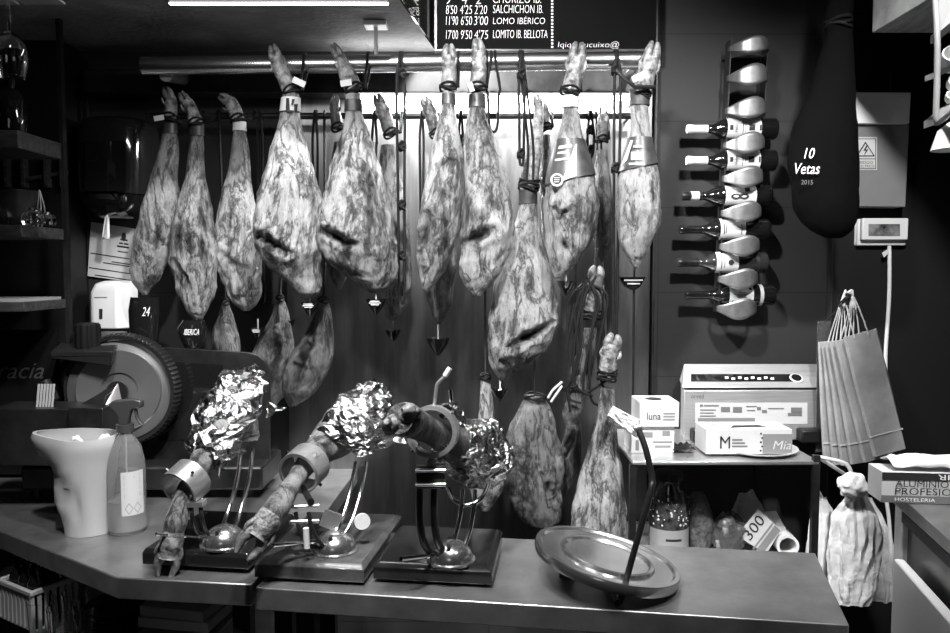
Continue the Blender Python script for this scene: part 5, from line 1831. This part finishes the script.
def wine_bottle(label, y, x0, glass='dark_glass', capm='light_metal', lab=(728, 762), art=None, capw=20, base=None):
    z = P(720, y, 2.62).z
    xt = P(x0, y, 2.62).x
    L = .30
    c = V((xt, 2.622, z))
    t = thing('wine_bottle', label, 'bottle', (xt + .15, 2.622, z - .037), WG)
    pr = [(.0, 0), (.0135, 0), (.0145, .004), (.0145, .016), (.0132, .02), (.0135, .075), (.018, .092), (.030, .112), (.0365, .128), (.0372, .15), (.0372, L - .006), (.034, L), (.0, L - .008)]
    build(MB().lathe(pr, c, (1, 0, 0), 40), 'glass', M[glass], t)
    cw = capw * 2.62 / F
    build(MB().lathe([(.0, -.0012), (.0142, -.0012), (.0153, .003), (.0153, .017), (.0141, .021), (.0143, min(cw, .074)), (.0135, min(cw, .074))], c, (1, 0, 0), 32), 'capsule', M[capm], t)
    a_, b_ = P(lab[0], y, 2.585).x, P(lab[1], y, 2.585).x

    def lf(u, v):
        th = -1.25 + 2.5 * v
        return V((a_ + (b_ - a_) * u, 2.622 - .0379 * math.cos(th), z + .0379 * math.sin(th)))
    lb = build(MB().grid(lf, 2, 20), 'label', M['card'], t)

    def rect(u0, u1, v0, v1):
        mb.grid(lambda u, v: lf(u0 + (u1 - u0) * u, v0 + (v1 - v0) * v) + V((0, -.0008, 0)), 1, 4)
    for rr in (art or []):
        mb = MB()
        rect(*rr)
        build(mb, 'printed_mark', M['ink'], lb, smooth=False)
    return t, lb, a_, b_, z


A1 = [(.06, .16, .40, .58), (.62, .80, .38, .60), (.93, .99, .38, .58), (.44, .46, .25, .75), (.52, .53, .3, .7)]
capdark = 'black'
t, lb, a_, b_, z = wine_bottle('topmost bottle in the wine rack, pale capsule, white label with dark squares', 129, 687.5, lab=(728, 762), art=A1)
text(lb, 'Heber', V((a_ + .034, 2.5825, z - .016)), (0, 0, .030), (-.014, 0, 0), M['ink'])
t, lb, a_, b_, z = wine_bottle('second bottle from the top of the wine rack, pale capsule, white label with dark squares', 160.5, 687, lab=(728, 761), art=A1)
text(lb, 'Heber', V((a_ + .034, 2.5825, z - .016)), (0, 0, .030), (-.014, 0, 0), M['ink'])
t, lb, a_, b_, z = wine_bottle('third bottle from the top of the wine rack, label printed with a large 8', 196, 682, capm='black', lab=(726, 757), art=[(.62, .78, .62, .8)])
text(lb, '8', V((a_ + .068, 2.5815, z - .021 + .006)), (0, 0, .0001), (0, 0, .0001), M['ink']) if False else None
text(lb, '8', V((a_ + .016, 2.5822, z + .004)), (0, 0, -.0165), (.062, 0, 0), M['ink'])
build(MB().lathe([(.0156, .03), (.0156, .058)], V((P(682, 196, 2.62).x, 2.622, z)), (1, 0, 0), 28), 'capsule_band', M['grey_paper'], t)
t, lb, a_, b_, z = wine_bottle('fourth bottle from the top of the wine rack, plain pale label', 229.5, 680, capm='gloss_black', lab=(721, 746), art=[(.12, .16, .3, .7), (.2, .23, .35, .65), (.82, .85, .3, .7)], capw=26)
t, lb, a_, b_, z = wine_bottle('fifth bottle down the wine rack, pale glass, label with a round dark seal', 262.5, 678, glass='green_glass', capm='dark_metal', lab=(717, 739), art=[(.2, .24, .25, .75), (.34, .37, .3, .7)])
build(MB().lathe([(.0, 0), (.0095, 0), (.0095, .0008), (.0, .0008)], V((a_ + .048, 2.5835, z)), (0, -1, 0), 24), 'round_seal', M['ink'], lb)
build(MB().lathe([(.0376, .0), (.0376, .012)], V((P(753, 262, 2.62).x, 2.622, z)), (1, 0, 0), 28), 'glass_band', M['dark_metal'], t)
t, lb, a_, b_, z = wine_bottle('lowest bottle in the wine rack, label with fine print and pale band', 295, 686, capm='gloss_black', lab=(730, 754), art=[(.3, .7, .42, .45), (.3, .7, .5, .53), (.35, .65, .58, .6), (.1, .2, .2, .3), (.8, .92, .7, .8)], capw=28)
build(MB().lathe([(.0377, .0), (.0377, .012)], V((P(757, 295, 2.62).x, 2.622, z)), (1, 0, 0), 28), 'pale_band', M['grey_metal'], t)

# ============================================================ CLOTHED HAM
YH = 2.36
t = thing('covered_ham', 'ham in a black cloth cover lettered 10 Vetas hanging by the wall', 'ham', P(836, 238, YH))
rowsc = [(-36, 832, 846), (0, 829, 853), (15, 826, 852), (26, 824.5, 852), (34, 826, 852), (60, 819, 853), (85, 812, 853.5), (105, 804.5, 854), (125, 796, 855), (142, 791.5, 856), (160, 790, 857), (185, 791, 857.5), (205, 794, 857.5), (222, 803, 856), (232, 814, 851), (238, 826, 842)]
olc = Outline(rowsc, YH, .75)
mb, at = meat_mesh(olc, [], 40, .35, 70, 48)
build(mb, 'cloth_cover', M['cloth'], t, angle=180)


def text_on(parent, ol, str_, x0, y0, x1, y1, m, shear=0., off=.004):
    """printed letters following the swell of a hanging surface"""
    o = text(parent, str_, (0, 0, 0), (1, 0, 0), (0, 0, 1), m, shear=shear)
    org = ORG[parent]
    for vtx in o.data.vertices:
        co = vtx.co + org
        vtx.co = ol.surf(x0 + (x1 - x0) * co.x, y1 + (y0 - y1) * co.z, off) - org
    return o


text_on(t, olc, '10', 804, 148, 815, 158.5, M['white_ink'], .3)
text_on(t, olc, 'Vetas', 795, 163, 820, 174, M['white_ink'], .3)
text_on(t, olc, '2015', 801, 180, 813, 184.5, M['grey_ink'], .1)
build(coil(MB(), P(838, 24, YH), .036, (0, 0, 1), 3, .005, .009), 'tie_cord', M['rope'], t)
zt = P(838, -34, YH)
build(MB().tube([zt, V((zt.x, zt.y, 2.852))], .006, 8), 'hanging_cord', M['rope'], t)

# ============================================================ ELECTRIC BOX etc
t = thing('electrical_cabinet', 'grey metal electrical cabinet with a lighter top and a warning sign', 'cabinet', P(881, 207, 2.62))
mb = MB()
a, b = P(846, 206, 2.62), P(906.5, 122, 2.62)
build(MB().loft([[P(846, 206, 2.62), P(905.5, 207, 2.62), P(905.5, 207, 2.62) + V((0, .078, 0)), P(846, 206, 2.62) + V((0, .078, 0))], [P(846, 124, 2.62), P(909.5, 124, 2.62), P(909.5, 124, 2.62) + V((0, .078, 0)), P(846, 124, 2.62) + V((0, .078, 0))]]), 'door', M['cabinet'], t, bevel=.002)
build(MB().loft([[P(846, 123.4, 2.60), P(909.5, 123.4, 2.60), P(909.5, 123.4, 2.60) + V((0, .098, 0)), P(846, 123.4, 2.60) + V((0, .098, 0))], [P(846, 92, 2.60), P(911, 92.5, 2.60), P(911, 92.5, 2.60) + V((0, .098, 0)), P(846, 92, 2.60) + V((0, .098, 0))]]), 'top_cover', M['cabinet_top'], t, bevel=.002)
sg = prects(t, 'warning_sign', [(854.5, 137, 877, 170)], 2.618, M['card'])
prects(sg, 'sign_border', [(855.5, 138.5, 876, 139.2), (855.5, 158.5, 876, 159.2), (855.5, 168.3, 876, 169), (855.5, 138.5, 856.2, 169), (875.3, 138.5, 876, 169)], 2.6168, M['ink'])
tri = [P(855.8, 156.5, 2.617), P(875, 156.5, 2.617), P(865.4, 141.5, 2.617)]
build(MB().prism(tri, (0, -.0006, 0)), 'triangle', M['ink'], sg)
cc = sum(tri, V((0, 0, 0))) / 3
tri2 = [cc + (p - cc) * .78 + V((0, -.0012, 0)) for p in tri]
build(MB().prism(tri2, (0, -.0004, 0)), 'triangle_face', M['grey_paper'], sg)
bolt = [(866.8, 144.5), (863.2, 151), (865.8, 150.6), (863.8, 156), (868.4, 149.2), (865.8, 149.6), (868, 145)]
build(MB().prism([P(x, y, 2.6152) for x, y in bolt], (0, -.0006, 0)), 'bolt_symbol', M['ink'], sg)
ptext(sg, 'RIESGO', 859, 161, 873, 163.8, 2.6165, M['ink'])
ptext(sg, 'ELECTRICO', 857.5, 165, 874.5, 167.6, 2.6165, M['ink'])
build(MB().tube([P(891, 74, 2.69), P(890.5, 93, 2.69)], .003, 8), 'conduit', M['dark_metal'], t)

t = thing('wall_sensor', 'small white wall unit with a dark screen under the electrical cabinet', 'thermostat', P(882, 247, 2.66))
build(MB().span(P(857.5, 245.5, 2.67) + V((0, .0, 0)), P(907, 219, 2.67) + V((0, .028, 0))), 'back_box', M['white'], t, bevel=.004)
build(MB().span(P(862, 240, 2.65), P(906, 218.5, 2.668)), 'front_cover', M['white'], t, bevel=.004)
prects(t, 'screen', [(868.5, 224, 900, 236)], 2.6485, M['screen'])
build(MB().tube(spline([P(889, 244, 2.68), P(889.5, 258, 2.675), P(889, 300, 2.68), P(886, 345, 2.685), P(885.5, 372, 2.685)], 8), .0065, 10), 'cable', M['light_metal'], t)
build(MB().prism([P(882, 253, 2.664), P(888, 249, 2.664), P(889, 253, 2.664), P(884, 257.5, 2.664)], (0, .002, 0)), 'cable_tag', M['card'], t)

# upper right wall cabinet, rack and lamp
t = thing('wall_cabinet', 'grey wood wall cabinet cut by the top right edge of the photo', 'cabinet', (1.5, 2.1, 2.31))
xw = P(872, 33, 2.30)
build(MB().span((xw.x, 1.60, xw.z), (2.08, 2.30, 2.80)), 'body', mat('cabinet_wood', .34, .5, var=(10, .22, .42), vec_scale=(5, 1, 1)), t, bevel=.002)
build(MB().span((xw.x - .002, 2.19, 2.39), (xw.x - .0005, 2.27, 2.79)), 'side_recess', M['ink'], t)
t = thing('cup_rack', 'pale framed cup rack at the right edge near the top', 'rack', P(950, 130, 1.6))
YR = 1.60
fr = spline([P(933, -30, YR + .03), P(937, 30, YR), P(937, 80, YR), P(936, 118, YR), P(939, 122, YR), P(952, 112, YR - .06), P(975, 98, YR - .14)], 6)
build(MB().tube(fr, .006, 10), 'frame', M['cabinet'], t)
build(MB().prism([P(938, -20, YR + .01), P(965, -20, YR + .01), P(965, 14, YR), P(940, 32, YR)], (0, .02, 0)), 'side_panel', M['cabinet'], t)
build(MB().prism([P(939, 32, YR), P(968, 8, YR), P(968, 16, YR), P(939, 40, YR)], (0, .03, 0)), 'top_board', M['dark_metal'], t)
build(MB().prism([P(938, 117, YR), P(975, 88, YR), P(975, 100, YR), P(938, 124, YR)], (0, .05, 0)), 'bottom_board', M['cabinet'], t)
build(MB().prism([P(939, 70, YR + .01), P(985, 52, YR + .01), P(985, 56, YR + .01), P(939, 76, YR + .01)], (0, .05, 0)), 'mid_board', M['dark_metal'], t)
c = P(952, 55, YR)
for i, (px, py, r) in enumerate(((953, 60, .026), (955, 84, .017), (952, 98, .014))):
    c = P(px, py, YR + .03)
    solo(MB().lathe([(.0, -r), (r * .6, -r * .9), (r * .95, -r * .3), (r, r * .2), (r * .9, r * .8), (r * .82, r * .8), (r * .9, r * .1), (r * .5, -r * .75), (.0, -r * .82)], c, (-.3, -.8, .5), 32), 'china_cup', M['cups'],
         ['large white cup in the upper bay of the cup rack', 'small white cup in the middle of the cup rack', 'smallest cup at the bottom of the cup rack'][i], 'cup', 'cups in the rack')
c = P(954, 140, YR - .02)
t = thing('lamp_shade', 'small pale lamp shade hanging below the cup rack', 'lamp', c)
build(MB().lathe([(.012, .055), (.03, .04), (.042, 0), (.0405, 0), (.028, .038), (.0, .05)], c - V((0, 0, .02)), n=36), 'shade', M['light_metal'], t)
build(MB().tube([c + V((0, 0, .03)), c + V((0, .0, .06)), P(954, 106, YR + .02)], .005, 8), 'stem', M['dark_metal'], t)
build(MB().lathe([(.0, 0), (.038, 0), (.038, .002), (.0, .002)], c - V((0, 0, .0195)), n=32), 'diffuser', M['white'], t)

# ============================================================ KRAFT BAGS
KG = 'flat kraft bags hung by their handles'
hook = P(846, 300, 2.69)
t = thing('wall_hook', 'dark metal hook arm on the wall carrying the kraft bags', 'hook', hook)
build(MB().lathe([(.0, 0), (.03, 0), (.03, .01), (.0, .01)], V((hook.x, 2.70, hook.z)), (0, -1, 0), 24), 'plate', M['dark_metal'], t)
build(MB().tube(spline([V((hook.x, 2.69, hook.z)), V((P(846, 300, 2.5).x, 2.5, hook.z - .004)), V((P(846, 305, 2.26).x, 2.30, hook.z)), V((P(846, 300, 2.26).x, 2.24, hook.z + .03))], 6), .006, 10), 'arm', M['dark_metal'], t)
bags = [((860, 333), (889.5, 452), 34, 2.265, 'front kraft paper bag, fully seen, tilted to the right over the others'),
        ((851, 337), (879, 458), 33, 2.29, 'kraft paper bag directly behind the front tilted one'),
        ((845, 339), (866, 461), 31, 2.315, 'kraft paper bag in the middle of the fan, third from the front'),
        ((840, 340), (856, 463), 30, 2.34, 'kraft paper bag fourth from the front of the fan'),
        ((836, 341), (847, 463), 29, 2.365, 'kraft paper bag second from the left of the fan'),
        ((832, 341), (837, 462), 28, 2.39, 'leftmost and rearmost kraft paper bag, hanging straight')]
for i, (tp, bt, w_, Y, lb) in enumerate(bags):
    T, B = P(tp[0], tp[1], Y), P(bt[0], bt[1], Y)
    dn = (B - T)
    ax_ = V((-dn.z, 0, dn.x)).normalized()
    if ax_.x < 0:
        ax_ = -ax_
    hw = w_ * Y / F / 2
    t = thing('kraft_bag', lb, 'bag', B, KG)
    body = MB()
    nseg = 10
    rings = []
    for k in range(nseg + 1):
        v = k / nseg
        p = T + dn * v
        th_ = .004 + .004 * v + .0015 * math.sin(v * 9 + i)
        h2 = hw * (1 + .02 * math.sin(v * 5 + i))
        rings.append([p - ax_ * h2 + V((0, -.001, 0)), p - ax_ * h2 * .9 + V((0, -th_, 0)), p + ax_ * h2 * .9 + V((0, -th_, 0)), p + ax_ * h2 + V((0, -.001, 0)), p + ax_ * h2 + V((0, .003, 0)), p - ax_ * h2 + V((0, .003, 0))])
    body.loft(rings)
    build(body, 'bag_body', M['kraft'], t, angle=25)
    fold = T + dn * .83
    build(MB().obox(fold - ax_ * hw + V((0, -.0105, 0)), ax_ * 2 * hw, V((0, .004, 0)), dn.normalized() * .0035), 'bottom_fold', M['kraft_cord'], t)
    hk = V((P(846, 301, Y).x, Y, P(846, 301, Y).z + .003))
    for sgn in (-1, 1):
        e = T + ax_ * hw * .42 * sgn + dn * .03
        top = hk + V((.013 * sgn + .008, 0, .012 + .003 * i))
        cu = spline([e + V((0, -.006, 0)), e.lerp(top, .5) + V((.002 * sgn, -.004, 0)), top, hk + V((.0, 0, .022))], 6)
        build(MB().tube(cu, .0022, 6), 'handle_cord', M['kraft_cord'], t)
q = [P(818, 321, 2.44), P(831, 321, 2.44), P(831, 452, 2.44), P(816, 452, 2.44)]
t = thing('clear_sleeve', 'clear plastic sleeve hanging behind the leftmost kraft bag', 'sleeve', P(824, 452, 2.44))
build(MB().prism(q, (0, .006, 0)), 'film', M['wrap'], t)
build(MB().tube([P(824, 323, 2.442), P(845, 303, 2.45)], .0025, 6), 'cord', M['rope'], t)

# ============================================================ WHITE PLASTIC BAGS
def film_bag(label, rows, Y, seed, thick=.5, name='plastic_bag', hang=None):
    ol = Outline(rows, Y, thick)
    rings = []
    nr, na = 64, 72
    y0, y1 = rows[0][0], rows[-1][0]
    for i in range(nr):
        y = y0 + (y1 - y0) * i / (nr - 1)
        cx, w_ = ol.at(y)
        c_ = P(cx, y, Y)
        s_ = Y / F
        rg_ = []
        for j in range(na):
            th = 2 * PI * j / na
            k = 1 +   .20 * (.3 - abs(noise.noise(V((math.cos(th) * 2.6, math.sin(th) * 2.6 + seed, y * .02 + math.cos(th) * .6))))) * 2 + .20 * noise.noise(V((math.cos(th) * 6, math.sin(th) * 6, y * .05 + seed))) + .08 * noise.noise(V((math.cos(th) * 14, math.sin(th) * 14, y * .12 + seed)))
            z_ = noise.noise(V((th * 2, y * .05, seed))) * .006
            rg_.append(c_ + V((math.cos(th) * w_ * s_ * (1 + (k - 1) * .5), -math.sin(th) * w_ * s_ * thick * k, z_)))
        rings.append(rg_)
    t = thing(name, label, 'bag', P(rows[-1][1] / 2 + rows[-1][2] / 2, y1, Y), 'white plastic bags under the rack end')
    build(MB().loft(rings), 'film', M['film'], t, angle=50)
    if hang:
        build(MB().tube(spline([P(hang[0], hang[1], Y), P(hang[0] - 6, hang[1] - 14, Y - .01), V((SX1 + .0, SY0 + .012, SZ + .010))], 6), .006, 8), 'handle', M['film'], t)
    return t


film_bag('large white plastic bag with knotted top hanging right of the rack post', [(476, 846, 862), (488, 842, 867), (496, 846, 866), (505, 840, 872), (518, 832, 878), (535, 829, 882), (555, 828, 880), (575, 829, 878), (592, 830, 877), (603, 834, 872)], 2.24, 1, .45, hang=(852, 478))
film_bag('white plastic bag bulging at the right of the large knotted one', [(498, 862, 872), (515, 862, 882), (535, 864, 890), (555, 866, 896), (575, 868, 900), (592, 869, 902), (600, 872, 898)], 2.40, 2, .45, hang=(867, 500))
film_bag('white plastic bag seen behind the rack post', [(497, 815, 826), (510, 811, 832), (530, 808, 838), (555, 806, 842), (580, 806, 844), (594, 809, 840)], 2.32, 3, .3, hang=(822, 498))
# bag wad
c = P(852, 486, 2.20)
solo(wad(c - V((0, 0, .03)), .040, .03, .034, 21, .3), 'bag_wad', M['film'], 'crumpled ball of plastic bag on the neck of the large white bag', 'bag', angle=30)

# ============================================================ RIGHT CABINET
A_, B_ = V((.985, 1.76, 0)), V((.885, 1.30, 0))
dirc = (B_ - A_).normalized()
outx = V((-dirc.y, dirc.x, 0))
if outx.x < 0:
    outx = -outx
CT = 1.082
t = thing('side_cabinet', 'steel side cabinet at the right edge carrying the foil carton', 'cabinet', (1.15, 1.5, 0))
build(slab([A_, B_ + dirc * .3, B_ + dirc * .3 + outx * .6, A_ + outx * .6], CT - .03, CT), 'top', M['steel_top'], t, bevel=.002)
build(slab([A_ + dirc * .05 + outx * .016, B_ + dirc * .3 + outx * .016, B_ + dirc * .3 + outx * .58, A_ + dirc * .05 + outx * .58], 0, CT - .03), 'body', M['steel_panel'], t)
build(slab([A_ + outx * .004, A_ + dirc * .055 + outx * .004, A_ + dirc * .055 + outx * .05, A_ + outx * .05], 0, CT - .03), 'corner_post', M['light_metal'], t, bevel=.003)
build(MB().obox(A_ + dirc * .06 + outx * .0 + V((0, 0, CT - .055)), dirc * .7, outx * .02, V((0, 0, .024))), 'dark_rail', M['black'], t)
# white board leaning on its side
p0 = onz(910, 570, .955)
d2 = dirc
o0 = A_ + dirc * .1 - outx * .010
t = thing('white_board', 'white board with a thick edge standing against the side cabinet', 'board', o0 + dirc * .3)
build(MB().obox(o0 - outx * .016 + V((0, 0, .05)), dirc * .66, outx * .022, V((0, 0, .905))), 'panel', M['white'], t, bevel=.004)
build(MB().obox(o0 - outx * .018, dirc * .66, outx * .026, V((0, 0, .05))), 'foot_rail', M['grey_metal'], t)
# cord
solo(MB().tube(spline([P(886, 498, 1.86), P(889, 520, 1.86), P(892, 560, 1.86), P(896, 600, 1.86), P(899, 650, 1.86), V((P(899, 650, 1.86).x, 1.86, .0))], 6), .0045, 8), 'power_cord', M['light_metal'], 'thin pale cord running down beside the side cabinet', 'cord')
# foil carton
bxo = P(880, 500, 1.67)
ang = -.10
ux, uy = V((math.cos(ang), math.sin(ang), 0)), V((-math.sin(ang), math.cos(ang), 0))
o0 = V((bxo.x, 1.665, CT + .001))
hh = .070
t = thing('foil_carton', 'grey aluminium foil carton with bold lettering on the side cabinet', 'box', o0)
Lb = .34
build(MB().obox(o0, ux * Lb, uy * .075, V((0, 0, hh))), 'carton', M['grey_paper'], t, bevel=.0015)
fo = o0 - uy * .0012
build(MB().obox(fo + V((0, 0, hh * .74)), ux * Lb, uy * .0008, V((0, 0, hh * .24))), 'dark_band', M['ink'], t)
build(MB().obox(fo + V((0, 0, hh * .02)), ux * Lb, uy * .0008, V((0, 0, hh * .22))), 'lower_band', M['grey_ink'], t)
fo2 = o0 - uy * .0022
text(t, 'ALUMINIO', fo2 + ux * .028 + V((0, 0, hh * .53)), ux * .112, V((0, 0, hh * .22)), M['ink'])
text(t, 'PROFESIONAL', fo2 + ux * .028 + V((0, 0, hh * .28)), ux * .172, V((0, 0, hh * .22)), M['ink'])
text(t, 'HOSTELERIA', fo2 + ux * .028 + V((0, 0, hh * .07)), ux * .085, V((0, 0, hh * .11)), M['white_ink'])
text(t, 'VIR', fo2 + ux * .162 + V((0, 0, hh * .95)), -ux * .045, V((0, 0, -hh * .17)), M['white_ink'])
mb = MB()
mb.grid(lambda u, v: o0 + ux * (.025 + .28 * u) + uy * (.004 + .07 * v) + V((0, 0, hh + .012 + .028 * math.sin(PI * v) * (.4 + .6 * u) + .02 * noise.noise(V((u * 5, v * 3, 2))) * (u > .02))), 26, 12)
solo(mb, 'paper_sheet', M['white_paper'], 'loose white paper sheet lying on the foil carton', 'paper', solid=.001)
